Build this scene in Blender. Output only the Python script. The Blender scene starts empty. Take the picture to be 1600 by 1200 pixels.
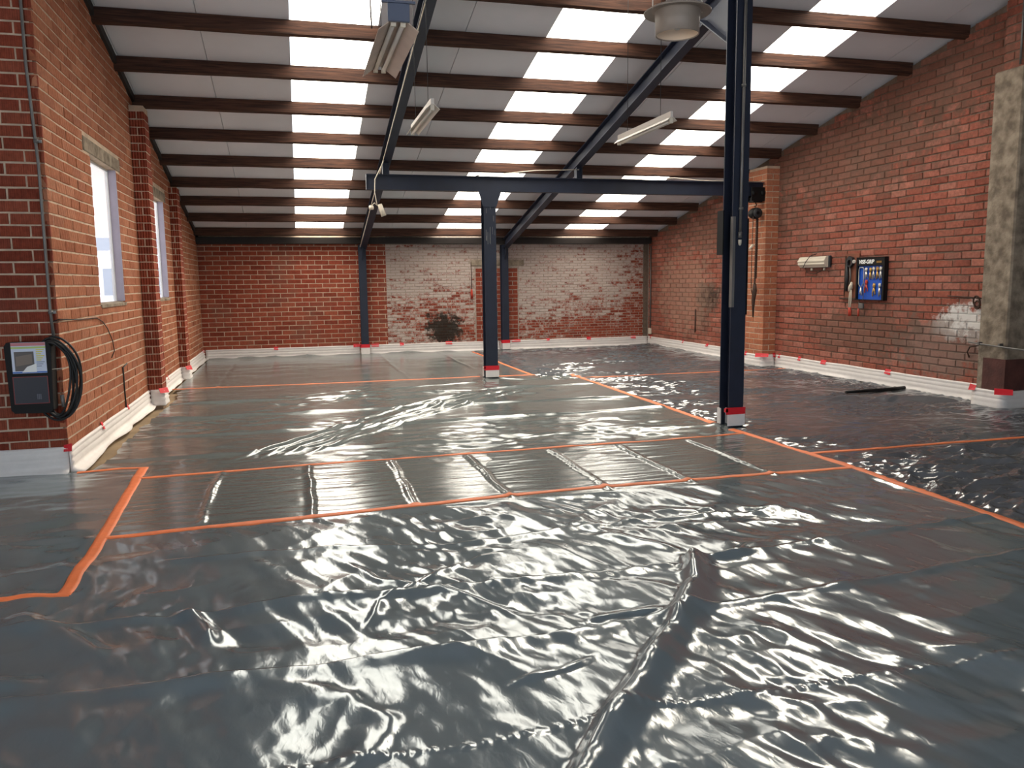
import bpy, bmesh, math, random
import numpy as np
from mathutils import Vector, Matrix
random.seed(7); rng = np.random.default_rng(7)
SC = bpy.context.scene
COL = SC.collection

# ------------------------------------------------------------------ camera, world, light, exposure
cam_d = bpy.data.cameras.new('camera'); cam = bpy.data.objects.new('camera', cam_d); COL.objects.link(cam)
PPX, PPY, FPX, CAMH = 800.0, 600.0, 1253.0, 1.6
def _ray(px, py):
    v = np.array([px - PPX, py - PPY, FPX]); return v / np.linalg.norm(v)
_Y = _ray(460, 444); _Z = -_ray(925, 10400); _Z = _Z - _Y * (_Y @ _Z); _Z /= np.linalg.norm(_Z)
_X = np.cross(_Y, _Z); RW = np.stack([_X, _Y, _Z])          # world <- camera (x right, y down, z forward)
M = np.eye(4); M[:3, 0] = RW[:, 0]; M[:3, 1] = -RW[:, 1]; M[:3, 2] = -RW[:, 2]; M[:3, 3] = (0, 0, CAMH)
cam.matrix_world = Matrix(M.tolist())
cam_d.sensor_fit = 'HORIZONTAL'; cam_d.sensor_width = 36.0; cam_d.lens = 36.0 * FPX / 1600.0
cam_d.clip_start = 0.05; cam_d.clip_end = 500
SC.camera = cam
SC.view_settings.view_transform = 'Standard'; SC.view_settings.look = 'None'
SC.view_settings.gamma = 1.0; SC.view_settings.use_curve_mapping = False
SC.view_settings.exposure = 0.08
SKYLIGHT = 9.5
w = bpy.data.worlds.new('sky'); SC.world = w; w.use_nodes = True
bg = w.node_tree.nodes['Background']; bg.inputs[0].default_value = (0.80, 0.90, 1.0, 1); bg.inputs[1].default_value = 2.0
sun_d = bpy.data.lights.new('sun', 'SUN'); sun_d.energy = 56.0; sun_d.color = (1.0, 0.86, 0.68); sun_d.angle = math.radians(40)
sun = bpy.data.objects.new('sun', sun_d); COL.objects.link(sun)
sun.location = (12, 24, 14)
sun.rotation_euler = Vector((-0.55, -0.50, -0.62)).to_track_quat('-Z', 'Y').to_euler()

# ------------------------------------------------------------------ helpers
def tag(o, label=None, cat=None, group=None, kind=None):
    if label: o['label'] = label
    if cat: o['category'] = cat
    if group: o['group'] = group
    if kind: o['kind'] = kind
    return o
def empty(name, loc=(0, 0, 0), label=None, cat=None, group=None):
    o = bpy.data.objects.new(name, None); COL.objects.link(o); o.location = loc; o.empty_display_size = 0.1
    return tag(o, label, cat, group)
def link_mesh(name, me, mat, parent=None):
    o = bpy.data.objects.new(name, me); COL.objects.link(o)
    if mat and not me.materials: me.materials.append(mat)
    if parent:
        o.parent = parent
        o.matrix_parent_inverse = Matrix.Translation(parent.location).inverted()
    return o
class MB:
    def __init__(s): s.v = []; s.f = []; s.sm = []
    def add(s, vs, fs, smooth=False):
        b = len(s.v); s.v += [tuple(map(float, p)) for p in vs]
        for f in fs: s.f.append(tuple(b + i for i in f)); s.sm.append(smooth)
        return s
    def box(s, x0, x1, y0, y1, z0, z1):
        return s.add([(x0,y0,z0),(x1,y0,z0),(x1,y1,z0),(x0,y1,z0),(x0,y0,z1),(x1,y0,z1),(x1,y1,z1),(x0,y1,z1)],
                     [(0,3,2,1),(4,5,6,7),(0,1,5,4),(1,2,6,5),(2,3,7,6),(3,0,4,7)])
    def bbox(s, x0, x1, y0, y1, z0, z1, c=0.006):
        # box with chamfered edges
        vs = []; idx = {}
        for ix, X in enumerate((x0, x1)):
            for iy, Yv in enumerate((y0, y1)):
                for iz, Zv in enumerate((z0, z1)):
                    sx, sy, sz = (1, -1)[ix] * c, (1, -1)[iy] * c, (1, -1)[iz] * c
                    idx[(ix,iy,iz,0)] = len(vs); vs.append((X, Yv + sy, Zv + sz))
                    idx[(ix,iy,iz,1)] = len(vs); vs.append((X + sx, Yv, Zv + sz))
                    idx[(ix,iy,iz,2)] = len(vs); vs.append((X + sx, Yv + sy, Zv))
        bm = bmesh.new(); bv = [bm.verts.new(p) for p in vs]
        r = bmesh.ops.convex_hull(bm, input=bv); bmesh.ops.recalc_face_normals(bm, faces=bm.faces[:])
        bm.verts.index_update()
        s.add([v.co[:] for v in bm.verts], [tuple(v.index for v in f.verts) for f in bm.faces]); bm.free()
        return s
    def tube(s, pts, r, n=8, cap=True):
        pts = [Vector(p) for p in pts]; rs = r if isinstance(r, (list, tuple)) else [r] * len(pts)
        b = len(s.v); up = None
        for i, p in enumerate(pts):
            t = (pts[min(i+1, len(pts)-1)] - pts[max(i-1, 0)])
            t = t.normalized() if t.length > 1e-9 else Vector((0, 0, 1))
            if up is None:
                up = Vector((0, 0, 1)) if abs(t.z) < 0.9 else Vector((1, 0, 0))
            a = t.cross(up).normalized(); bb = a.cross(t).normalized(); up = bb
            for k in range(n):
                th = 2 * math.pi * k / n
                s.v.append(tuple(p + (a * math.cos(th) + bb * math.sin(th)) * rs[i]))
        for i in range(len(pts) - 1):
            for k in range(n):
                s.f.append((b+i*n+k, b+i*n+(k+1)%n, b+(i+1)*n+(k+1)%n, b+(i+1)*n+k)); s.sm.append(True)
        if cap:
            s.f.append(tuple(b+k for k in range(n))[::-1]); s.sm.append(False)
            e = b+(len(pts)-1)*n; s.f.append(tuple(e+k for k in range(n))); s.sm.append(False)
        return s
    def lathe(s, prof, c, n=32, axis='Z', closed=False):
        b = len(s.v)
        for (r, h) in prof:
            for k in range(n):
                th = 2 * math.pi * k / n; ca, sa = r * math.cos(th), r * math.sin(th)
                s.v.append({'Z': (c[0]+ca, c[1]+sa, c[2]+h), 'X': (c[0]+h, c[1]+ca, c[2]+sa), 'Y': (c[0]+ca, c[1]+h, c[2]+sa)}[axis])
        m = len(prof)
        for i in range(m if closed else m - 1):
            for k in range(n):
                j = (i+1) % m
                s.f.append((b+i*n+k, b+i*n+(k+1)%n, b+j*n+(k+1)%n, b+j*n+k)); s.sm.append(True)
        return s
    def prism(s, poly, ax, a0, a1):
        # polygon in the two other axes extruded along axis ax
        n = len(poly)
        def P(p, a): return {'X': (a, p[0], p[1]), 'Y': (p[0], a, p[1]), 'Z': (p[0], p[1], a)}[ax]
        return s.add([P(p, a0) for p in poly] + [P(p, a1) for p in poly],
                     [tuple(range(n))[::-1], tuple(range(n, 2*n))] + [(i, (i+1)%n, n+(i+1)%n, n+i) for i in range(n)])
    def mesh(s, name):
        me = bpy.data.meshes.new(name); me.from_pydata(s.v, [], s.f)
        me.polygons.foreach_set('use_smooth', s.sm); me.update()
        bm = bmesh.new(); bm.from_mesh(me); bmesh.ops.recalc_face_normals(bm, faces=bm.faces[:]); bm.to_mesh(me); bm.free()
        return me
    def build(s, name, mat, parent=None): return link_mesh(name, s.mesh(name), mat, parent)

# ------------------------------------------------------------------ materials
MATS = {}
def srgb(r, g, b):
    f = lambda c: (c/255)/12.92 if c/255 <= 0.04045 else ((c/255+0.055)/1.055)**2.4
    return (f(r), f(g), f(b), 1)
def newmat(name):
    m = bpy.data.materials.new(name); m.use_nodes = True; nt = m.node_tree
    return m, nt, nt.nodes, nt.links, nt.nodes['Principled BSDF']
def simple(name, col, rough=0.6, metal=0.0, var=0.0, vs=6.0, bump=0.0, bs=40.0, spec=0.5, col2=None):
    m, nt, N, L, P = newmat(name)
    P.inputs['Roughness'].default_value = rough; P.inputs['Metallic'].default_value = metal
    P.inputs['Specular IOR Level'].default_value = spec
    P.inputs['Base Color'].default_value = col
    geo = N.new('ShaderNodeNewGeometry')
    if var > 0 or col2:
        nz = N.new('ShaderNodeTexNoise'); nz.inputs['Scale'].default_value = vs; nz.inputs['Detail'].default_value = 5
        L.new(geo.outputs['Position'], nz.inputs['Vector'])
        rp = N.new('ShaderNodeValToRGB'); rp.color_ramp.elements[0].position = 0.35; rp.color_ramp.elements[1].position = 0.68
        c2 = col2 or tuple(min(1, c * (1 + var)) for c in col[:3]) + (1,)
        c1 = col if col2 else tuple(c * (1 - var) for c in col[:3]) + (1,)
        rp.color_ramp.elements[0].color = c1; rp.color_ramp.elements[1].color = c2
        L.new(nz.outputs['Fac'], rp.inputs['Fac']); L.new(rp.outputs['Color'], P.inputs['Base Color'])
    if bump > 0:
        n2 = N.new('ShaderNodeTexNoise'); n2.inputs['Scale'].default_value = bs; n2.inputs['Detail'].default_value = 4
        L.new(geo.outputs['Position'], n2.inputs['Vector'])
        bp = N.new('ShaderNodeBump'); bp.inputs['Strength'].default_value = bump; bp.inputs['Distance'].default_value = 0.01
        L.new(n2.outputs['Fac'], bp.inputs['Height']); L.new(bp.outputs['Normal'], P.inputs['Normal'])
    MATS[name] = m
    return m
def mixcol(N, L, fac, a, b):
    mx = N.new('ShaderNodeMix'); mx.data_type = 'RGBA'
    if isinstance(fac, float): mx.inputs[0].default_value = fac
    else: L.new(fac, mx.inputs[0])
    for i, c in ((6, a), (7, b)):
        if isinstance(c, tuple): mx.inputs[i].default_value = c
        else: L.new(c, mx.inputs[i])
    return mx.outputs[2]
def math_n(N, L, op, a, b=None):
    m = N.new('ShaderNodeMath'); m.operation = op; m.use_clamp = False
    for i, c in ((0, a), (1, b)):
        if c is None: continue
        if isinstance(c, (int, float)): m.inputs[i].default_value = c
        else: L.new(c, m.inputs[i])
    return m.outputs[0]
def spot_mask(N, L, pos, c, r, wob=1.5, nscale=6.0, soft=0.2):
    # mask of a stain: distance to a centre in a stretched space, edge broken by noise
    mp = N.new('ShaderNodeMapping'); mp.vector_type = 'POINT'
    s = [1.0 / k if k > 0 else 0 for k in r]
    mp.inputs['Scale'].default_value = s; mp.inputs['Location'].default_value = [-c[i] * s[i] for i in range(3)]
    L.new(pos, mp.inputs['Vector'])
    ln = N.new('ShaderNodeVectorMath'); ln.operation = 'LENGTH'; L.new(mp.outputs[0], ln.inputs[0])
    nz = N.new('ShaderNodeTexNoise'); nz.inputs['Scale'].default_value = nscale; nz.inputs['Detail'].default_value = 6
    nz.inputs['Roughness'].default_value = 0.7
    L.new(pos, nz.inputs['Vector'])
    d = math_n(N, L, 'ADD', ln.outputs['Value'], math_n(N, L, 'MULTIPLY', nz.outputs['Fac'], wob * 2))
    mr = N.new('ShaderNodeMapRange'); mr.inputs['From Min'].default_value = 1.0 + soft; mr.inputs['From Max'].default_value = 1.0 - soft
    dd = math_n(N, L, 'SUBTRACT', d, wob); L.new(dd, mr.inputs['Value'])
    return mr.outputs['Result']
def brickmat(name, cols, rib=None, mottle=0.3, white=None, stains=(), rough=0.85, limit=None, grime=0.35):
    m, nt, N, L, P = newmat(name); P.inputs['Roughness'].default_value = rough; P.inputs['Specular IOR Level'].default_value = 0.25
    geo = N.new('ShaderNodeNewGeometry'); pos = geo.outputs['Position']
    at = N.new('ShaderNodeAttribute'); at.attribute_name = 'tint'
    rp = N.new('ShaderNodeValToRGB'); els = rp.color_ramp.elements
    els[0].color = cols[0]; els[0].position = 0.0; els[1].color = cols[-1]; els[1].position = 1.0
    for i, c in enumerate(cols[1:-1]):
        e = els.new((i + 1) / (len(cols) - 1)); e.color = c
    L.new(at.outputs['Fac'], rp.inputs['Fac'])
    nz = N.new('ShaderNodeTexNoise'); nz.inputs['Scale'].default_value = 22; nz.inputs['Detail'].default_value = 6; nz.inputs['Roughness'].default_value = 0.7
    L.new(pos, nz.inputs['Vector'])
    mr = N.new('ShaderNodeMapRange'); mr.inputs['To Min'].default_value = 1 - mottle; mr.inputs['To Max'].default_value = 1 + mottle
    mr.inputs['From Min'].default_value = 0.3; mr.inputs['From Max'].default_value = 0.7; L.new(nz.outputs['Fac'], mr.inputs['Value'])
    vm = N.new('ShaderNodeVectorMath'); vm.operation = 'SCALE'; L.new(rp.outputs['Color'], vm.inputs[0]); L.new(mr.outputs['Result'], vm.inputs['Scale'])
    c = vm.outputs['Vector']
    # broad dust / grime patches
    n3 = N.new('ShaderNodeTexNoise'); n3.inputs['Scale'].default_value = 1.3; n3.inputs['Detail'].default_value = 7; n3.inputs['Roughness'].default_value = 0.65
    L.new(pos, n3.inputs['Vector'])
    m3 = N.new('ShaderNodeMapRange'); m3.inputs['From Min'].default_value = 0.5; m3.inputs['From Max'].default_value = 0.72; m3.inputs['To Max'].default_value = grime
    L.new(n3.outputs['Fac'], m3.inputs['Value'])
    c = mixcol(N, L, m3.outputs['Result'], c, srgb(120, 95, 82))
    if white:
        nw = N.new('ShaderNodeTexNoise'); nw.inputs['Scale'].default_value = white['scale']; nw.inputs['Detail'].default_value = 8; nw.inputs['Roughness'].default_value = 0.75
        L.new(pos, nw.inputs['Vector'])
        mw = N.new('ShaderNodeMapRange'); mw.inputs['From Min'].default_value = white['lo']; mw.inputs['From Max'].default_value = white['hi']; mw.inputs['To Max'].default_value = white.get('max', 0.9)
        s = math_n(N, L, 'ADD', nw.outputs['Fac'], math_n(N, L, 'MULTIPLY', at.outputs['Fac'], 0.22))
        if white.get('reds'):
            for (cc, rr) in white['reds']:
                s = math_n(N, L, 'SUBTRACT', s, math_n(N, L, 'MULTIPLY', spot_mask(N, L, pos, cc, rr, 1.2, 4.0, 0.6), 0.16))
        L.new(s, mw.inputs['Value'])
        c = mixcol(N, L, mw.outputs['Result'], c, white['col'])
    for (cc, rr, col, st) in stains:
        mk = math_n(N, L, 'MULTIPLY', spot_mask(N, L, pos, cc, rr), st)
        c = mixcol(N, L, mk, c, col)
    L.new(c, P.inputs['Base Color'])
    h = nz.outputs['Fac']
    bp = N.new('ShaderNodeBump'); bp.inputs['Strength'].default_value = 0.5; bp.inputs['Distance'].default_value = 0.006
    L.new(h, bp.inputs['Height']); nrm = bp.outputs['Normal']
    if rib:
        wv = N.new('ShaderNodeTexWave'); wv.wave_type = 'BANDS'; wv.bands_direction = rib; wv.inputs['Scale'].default_value = 9.5
        wv.inputs['Distortion'].default_value = 0.6; L.new(pos, wv.inputs['Vector'])
        b2 = N.new('ShaderNodeBump'); b2.inputs['Strength'].default_value = 1.0; b2.inputs['Distance'].default_value = 0.012
        L.new(wv.outputs['Fac'], b2.inputs['Height']); L.new(nrm, b2.inputs['Normal']); nrm = b2.outputs['Normal']
    L.new(nrm, P.inputs['Normal'])
    return m
def plasticmat(name, col, rough, bs=18.0, bstr=0.12, col2=None, aniso=(1, 1, 1), metal=0.24, spec=0.8):
    m, nt, N, L, P = newmat(name)
    geo = N.new('ShaderNodeNewGeometry')
    P.inputs['Base Color'].default_value = col
    if col2:
        nz = N.new('ShaderNodeTexNoise'); nz.inputs['Scale'].default_value = 0.9; nz.inputs['Detail'].default_value = 4
        L.new(geo.outputs['Position'], nz.inputs['Vector'])
        mr = N.new('ShaderNodeMapRange'); mr.inputs['From Min'].default_value = 0.35; mr.inputs['From Max'].default_value = 0.65
        L.new(nz.outputs['Fac'], mr.inputs['Value'])
        L.new(mixcol(N, L, mr.outputs['Result'], col, col2), P.inputs['Base Color'])
    P.inputs['Roughness'].default_value = rough; P.inputs['IOR'].default_value = 1.6; P.inputs['Specular IOR Level'].default_value = spec; P.inputs['Metallic'].default_value = metal
    mp = N.new('ShaderNodeMapping'); mp.inputs['Scale'].default_value = aniso; L.new(geo.outputs['Position'], mp.inputs['Vector'])
    n2 = N.new('ShaderNodeTexNoise'); n2.inputs['Scale'].default_value = bs; n2.inputs['Detail'].default_value = 3; n2.inputs['Distortion'].default_value = 0.6
    L.new(mp.outputs[0], n2.inputs['Vector'])
    bp = N.new('ShaderNodeBump'); bp.inputs['Strength'].default_value = bstr; bp.inputs['Distance'].default_value = 0.02
    L.new(n2.outputs['Fac'], bp.inputs['Height']); L.new(bp.outputs['Normal'], P.inputs['Normal'])
    return m
def woodmat(name, a, b):
    m, nt, N, L, P = newmat(name); P.inputs['Roughness'].default_value = 0.75; P.inputs['Specular IOR Level'].default_value = 0.3
    geo = N.new('ShaderNodeNewGeometry')
    mp = N.new('ShaderNodeMapping'); mp.inputs['Scale'].default_value = (1.2, 18, 26); L.new(geo.outputs['Position'], mp.inputs['Vector'])
    nz = N.new('ShaderNodeTexNoise'); nz.inputs['Scale'].default_value = 2.0; nz.inputs['Detail'].default_value = 6; nz.inputs['Distortion'].default_value = 0.8
    L.new(mp.outputs[0], nz.inputs['Vector'])
    rp = N.new('ShaderNodeValToRGB'); rp.color_ramp.elements[0].color = a; rp.color_ramp.elements[1].color = b
    rp.color_ramp.elements[0].position = 0.35; rp.color_ramp.elements[1].position = 0.75
    L.new(nz.outputs['Fac'], rp.inputs['Fac']); L.new(rp.outputs['Color'], P.inputs['Base Color'])
    bp = N.new('ShaderNodeBump'); bp.inputs['Strength'].default_value = 0.4; bp.inputs['Distance'].default_value = 0.006
    L.new(nz.outputs['Fac'], bp.inputs['Height']); L.new(bp.outputs['Normal'], P.inputs['Normal'])
    return m

RED = [srgb(128, 58, 42), srgb(150, 72, 52), srgb(140, 64, 46), srgb(160, 84, 62), srgb(132, 62, 48)]
ORG = [srgb(158, 94, 66), srgb(176, 110, 80), srgb(166, 101, 72), srgb(186, 124, 94), srgb(156, 94, 70)]
RGT = [srgb(132, 74, 60), srgb(158, 92, 76), srgb(146, 82, 66), srgb(168, 108, 92), srgb(136, 86, 74)]
m_brick_left = brickmat('brick_ribbed_orange', ORG, rib='Y', mottle=0.22, grime=0.2)
m_brick_ret = brickmat('brick_ribbed_red', RED, rib='X', mottle=0.22, grime=0.2)
m_brick_back = brickmat('brick_back_red', RED, mottle=0.25, grime=0.55)
STAIN_R = [
    ((8.4, 15.35, 1.22), (2, 0.50, 0.30), srgb(52, 48, 42), 0.85),
    ((8.4, 15.5, 0.75), (2, 0.25, 0.3), srgb(80, 66, 56), 0.5),
    ((8.4, 8.55, 0.98), (2, 0.45, 0.26), srgb(222, 220, 216), 0.9),
    ((8.4, 9.0, 0.62), (2, 0.9, 0.34), srgb(132, 112, 102), 0.7),
    ((8.4, 10.6, 0.75), (2, 1.2, 0.35), srgb(98, 78, 66), 0.55),
    ((8.4, 16.4, 1.3), (2, 1.2, 0.8), srgb(164, 132, 114), 0.5),
    ((8.4, 11.5, 3.5), (2, 2.6, 0.6), srgb(96, 76, 64), 0.6),
    ((8.4, 14.5, 2.7), (2, 2.6, 0.5), srgb(100, 80, 68), 0.6), ((8.4, 9.2, 4.2), (2, 1.6, 0.5), srgb(96, 74, 62), 0.6)]
m_brick_right = brickmat('brick_right_red', RGT, mottle=0.32, grime=0.6, stains=STAIN_R)
SOOT = [((3.32, 18.3, 0.52), (0.42, 2, 0.36), srgb(40, 36, 30), 0.95)]
m_brick_old = brickmat('brick_old_whitewashed', RED, mottle=0.3, grime=0.3,
    white=dict(scale=13.0, lo=0.40, hi=0.56, col=srgb(192, 180, 172), max=0.9,
               reds=[((8.3, 18.3, 1.4), (0.55, 3, 2.2)), ((7.1, 18.3, 0.5), (1.4, 3, 0.7)), ((3.3, 18.3, 0.75), (1.3, 3, 0.55)), ((6.0, 18.3, 0.35), (2.2, 3, 0.25))]),
    stains=SOOT)
m_brick_door = brickmat('brick_door_infill', RED, mottle=0.25, grime=0.4)
m_brick_pier = brickmat('brick_pier_orange', ORG, mottle=0.22, grime=0.3)
m_mortar = simple('mortar_pale', srgb(196, 174, 152), 0.95, var=0.15, vs=9, bump=0.5, bs=120, spec=0.2)
m_mortar_g = brickmat('mortar_grey', [srgb(112, 98, 86)]*2, mottle=0.25, grime=0.2, stains=STAIN_R)
m_mortar_old = brickmat('mortar_old', [srgb(166, 152, 140)]*2, mottle=0.3, grime=0.3, stains=SOOT)
m_conc = simple('concrete', srgb(112, 100, 87), 0.92, col2=srgb(164, 150, 132), vs=8, bump=0.9, bs=28, spec=0.2)
m_floor = simple('concrete_floor', srgb(150, 128, 100), 0.85, var=0.2, vs=3, bump=0.2)
m_maroon = simple('maroon_paint', srgb(84, 48, 42), 0.8, var=0.25, vs=6, bump=0.4)
m_panel = simple('roof_panel_white', srgb(214, 214, 219), 0.6, var=0.04, vs=1.5)
m_wood = woodmat('purlin_wood', srgb(46, 27, 20), srgb(92, 60, 44))
m_plate = simple('dark_plate', srgb(34, 27, 24), 0.7, var=0.2)
m_blue = simple('steel_blue_paint', srgb(23, 31, 50), 0.55, var=0.15, vs=5, bump=0.05)
m_dark = simple('steel_dark', srgb(40, 41, 44), 0.55, var=0.15)
m_foam = simple('white_foam', srgb(232, 226, 222), 0.65, var=0.03, vs=12, bump=0.15, bs=60)
m_redt = simple('red_tape', srgb(214, 24, 40), 0.45)
m_orange = simple('orange_tape', srgb(236, 124, 72), 0.55, var=0.06, vs=14, bump=0.15, bs=60)
m_black = simple('black_plastic', srgb(15, 15, 17), 0.55, spec=0.25)
m_rubber = simple('black_rubber', srgb(16, 16, 17), 0.5)
m_galv = simple('galvanised', srgb(120, 118, 116), 0.5, metal=0.6, var=0.12)
m_enamel = simple('enamel_taupe', srgb(140, 128, 118), 0.45, var=0.1)
m_wtube = simple('white_enamel', srgb(214, 206, 196), 0.5)
m_rust = simple('rusty_iron', srgb(70, 50, 40), 0.8, var=0.3, vs=20)
m_chrome = simple('bright_steel', srgb(205, 200, 190), 0.3, metal=0.8)
m_gold = simple('brass', srgb(190, 150, 80), 0.35, metal=0.7)
m_bblue = simple('board_blue', srgb(24, 84, 190), 0.5)
m_redh = simple('red_handle', srgb(190, 60, 40), 0.5)
m_board = simple('brown_board', srgb(122, 72, 52), 0.8, var=0.15)
m_white = simple('white_print', srgb(240, 240, 238), 0.6)
m_cream = simple('cream_plastic', srgb(214, 204, 186), 0.5)
m_reveal = simple('reveal_lilac_grey', srgb(176, 170, 186), 0.8, var=0.05)
m_house = simple('house_roof', srgb(120, 128, 142), 0.8)
m_housew = simple('house_wall', srgb(215, 215, 220), 0.8)
m_sheet = plasticmat('plastic_grey', srgb(110, 121, 126), 0.16, bs=24, bstr=0.06, aniso=(1, 0.5, 1))
m_sheet_b = plasticmat('plastic_grey_thin', srgb(114, 120, 119), 0.175, bs=16, bstr=0.07, aniso=(0.5, 1.4, 1))
m_sheet_k = plasticmat('plastic_black', srgb(96, 99, 104), 0.15, bs=26, bstr=0.12, aniso=(0.6, 1.3, 1), metal=0.14, spec=0.8)
# skylight sheet: translucent opal sheet glowing with the daylight above it, letting part of the sun through
m, nt, N, L, P = newmat('skylight_sheet')
em = N.new('ShaderNodeEmission'); em.inputs['Color'].default_value = (1.0, 0.935, 0.81, 1); em.inputs['Strength'].default_value = SKYLIGHT
tr = N.new('ShaderNodeBsdfTransparent'); mx = N.new('ShaderNodeMixShader'); mx.inputs[0].default_value = 0.3
L.new(em.outputs[0], mx.inputs[1]); L.new(tr.outputs[0], mx.inputs[2]); L.new(mx.outputs[0], N['Material Output'].inputs['Surface'])
m_sky = m
m, nt, N, L, P = newmat('window_film')
tr = N.new('ShaderNodeBsdfTransparent'); tr.inputs['Color'].default_value = (0.96, 0.98, 1, 1)
df = N.new('ShaderNodeBsdfTranslucent'); df.inputs['Color'].default_value = (0.8, 0.82, 0.9, 1)
mx = N.new('ShaderNodeMixShader'); mx.inputs[0].default_value = 0.15
L.new(tr.outputs[0], mx.inputs[1]); L.new(df.outputs[0], mx.inputs[2]); L.new(mx.outputs[0], N['Material Output'].inputs['Surface'])
m_film = m

# ------------------------------------------------------------------ room dimensions
XL, XR, YB = -1.95, 8.40, 18.30          # left wall, right wall, back wall
YRET = 7.58                              # wall facing the camera at the left
G, Z0 = 0.2175, 6.504
def zp(y): return Z0 - G * y             # underside of purlins
PH = 0.155
def zr(y): return zp(y) + PH             # underside of roof panels
CAMP = np.array([0, 0, CAMH])

# ------------------------------------------------------------------ walls and bricks
def wall_body(name, org, d, n, L_, ztop, mat, openings=(), thick=0.3, z0=-0.05, back=0.005, steps=None):
    mb = MB(); ox, oy = org
    us = sorted(set([0, L_] + [u for o in openings for u in o[:2]] + (steps or [])))
    def col(u0, u1, za0, za1, zb0, zb1):
        P = []
        for off in (-back, -back - thick):
            for (u, z) in ((u0, za0), (u1, za1), (u1, zb1), (u0, zb0)):
                P.append((ox + d[0]*u + n[0]*off, oy + d[1]*u + n[1]*off, z))
        mb.add(P, [(0,1,2,3),(7,6,5,4),(0,4,5,1),(1,5,6,2),(2,6,7,3),(3,7,4,0)])
    for a, b in zip(us[:-1], us[1:]):
        mid = (a + b) / 2
        ops = sorted([(o[2], o[3]) for o in openings if o[0] - 1e-6 <= mid <= o[1] + 1e-6])
        lo = z0
        for (c0, c1) in ops:
            col(a, b, lo, lo, c0, c0); lo = c1
        col(a, b, lo, lo, ztop(a), ztop(b))
    return tag(mb.build(name, mat), kind='structure')
def brick_geo(l, h, dp, c, jit, seed):
    r = np.random.default_rng(seed)
    j = lambda: (r.random() - 0.5) * 2 * jit
    V = []
    for (x, z) in ((0, 0), (l, 0), (l, h), (0, h)): V.append((x, dp, z))
    for (x, z) in ((0, 0), (l, 0), (l, h), (0, h)): V.append((x + j(), c, z + j()))
    cc = c * 1.1
    for (x, z) in ((cc, cc), (l - cc, cc), (l - cc, h - cc), (cc, h - cc)): V.append((x + j(), j() * 0.4, z + j()))
    F = [(8, 9, 10, 11)]
    for k in range(4):
        k2 = (k + 1) % 4
        F.append((k, k2, 4 + k2, 4 + k)); F.append((4 + k, 4 + k2, 8 + k2, 8 + k))
    return V, F
SHARED = {}
def brick_mesh(l, h, dp, c, jit, mat, key):
    k = (round(l, 4), round(h, 4), key, mat.name)
    if k in SHARED: return SHARED[k]
    V, F = brick_geo(l, h, dp, c, jit, hash((key, round(l*1000))) % 100000)
    me = bpy.data.meshes.new('brick'); me.from_pydata(V, [], F); me.update(); me.materials.append(mat)
    a = me.attributes.new('tint', 'FLOAT', 'POINT'); t = (key * 0.618034) % 1.0
    a.data.foreach_set('value', [t] * len(V)); SHARED[k] = me
    return me
def lay(parent, org, d, n, L_, ztop, mat, z0=0.0, bl=0.287, bh=0.087, jt=0.014, openings=(), c=0.004, jit=0.002, proud=0.0, nvar=14, indiv=300, edge=0.0, off0=0.0, zmax=99, minz=0.1):
    pieces = []; course = 0; z = z0; H = bh + jt; Lm = bl + jt
    while z < zmax:
        top_any = max(ztop(0), ztop(L_))
        if z + bh > top_any: break
        u = -((course % 2) * 0.5 * Lm) - off0
        while u < L_ - 0.02:
            a, b = max(u, edge), min(u + bl, L_ - edge)
            segs = [(a, b)]
            for (o0, o1, q0, q1) in openings:
                if z + bh > q0 + 0.02 and z < q1 - 0.02:
                    ns = []
                    for (s0, s1) in segs:
                        if s1 <= o0 or s0 >= o1: ns.append((s0, s1)); continue
                        if s0 < o0 - 0.03: ns.append((s0, o0))
                        if s1 > o1 + 0.03: ns.append((o1, s1))
                    segs = ns
            for (s0, s1) in segs:
                if s1 - s0 > 0.035 and z + bh <= min(ztop(s0), ztop(s1)) + 0.02 and z + bh > minz: pieces.append((s0, z, s1 - s0))
            u += Lm
        z += H; course += 1
    ang = math.atan2(d[1], d[0])
    def wpos(u, zz): return np.array([org[0] + d[0]*u, org[1] + d[1]*u, zz])
    pieces.sort(key=lambda p: -p[2] / np.linalg.norm(wpos(p[0] + p[2]/2, p[1]) - CAMP) ** 2)
    r = random.Random(hash((round(org[0]*10), round(org[1]*10), round(L_*10))))
    for i, (u, zz, l) in enumerate(pieces[:indiv]):
        full = abs(l - bl) < 1e-4
        me = brick_mesh(l if full else round(l, 2), bh, 0.05, c, jit, mat, r.randrange(nvar))
        o = bpy.data.objects.new('brick', me); COL.objects.link(o); o.parent = parent
        p = wpos(u, zz); pr = r.uniform(-0.002, 0.003) + proud
        o.location = (p[0] + n[0]*pr, p[1] + n[1]*pr, zz + r.uniform(-0.0015, 0.0015)); o.rotation_euler = (0, r.uniform(-.004, .004), ang)
    rest = pieces[indiv:]
    if rest:
        V, F, T = [], [], []
        ca, sa = d[0], d[1]
        for (u, zz, l) in rest:
            v, f = brick_geo(l, bh, 0.03, c, jit, r.randrange(10**6)); b = len(V)
            p = wpos(u, zz); pr = r.uniform(-0.002, 0.003) + proud
            for (x, y, z_) in v:
                q = y - pr
                V.append((p[0] + d[0]*x - n[0]*q, p[1] + d[1]*x - n[1]*q, zz + z_))
            F += [tuple(b + i for i in k) for k in f]; T += [(r.random())] * len(v)
        me = bpy.data.meshes.new('bricks_far'); me.from_pydata(V, [], F); me.update()
        a = me.attributes.new('tint', 'FLOAT', 'POINT'); a.data.foreach_set('value', T)
        tag(link_mesh('bricks_far', me, mat, parent), kind='stuff')

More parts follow.
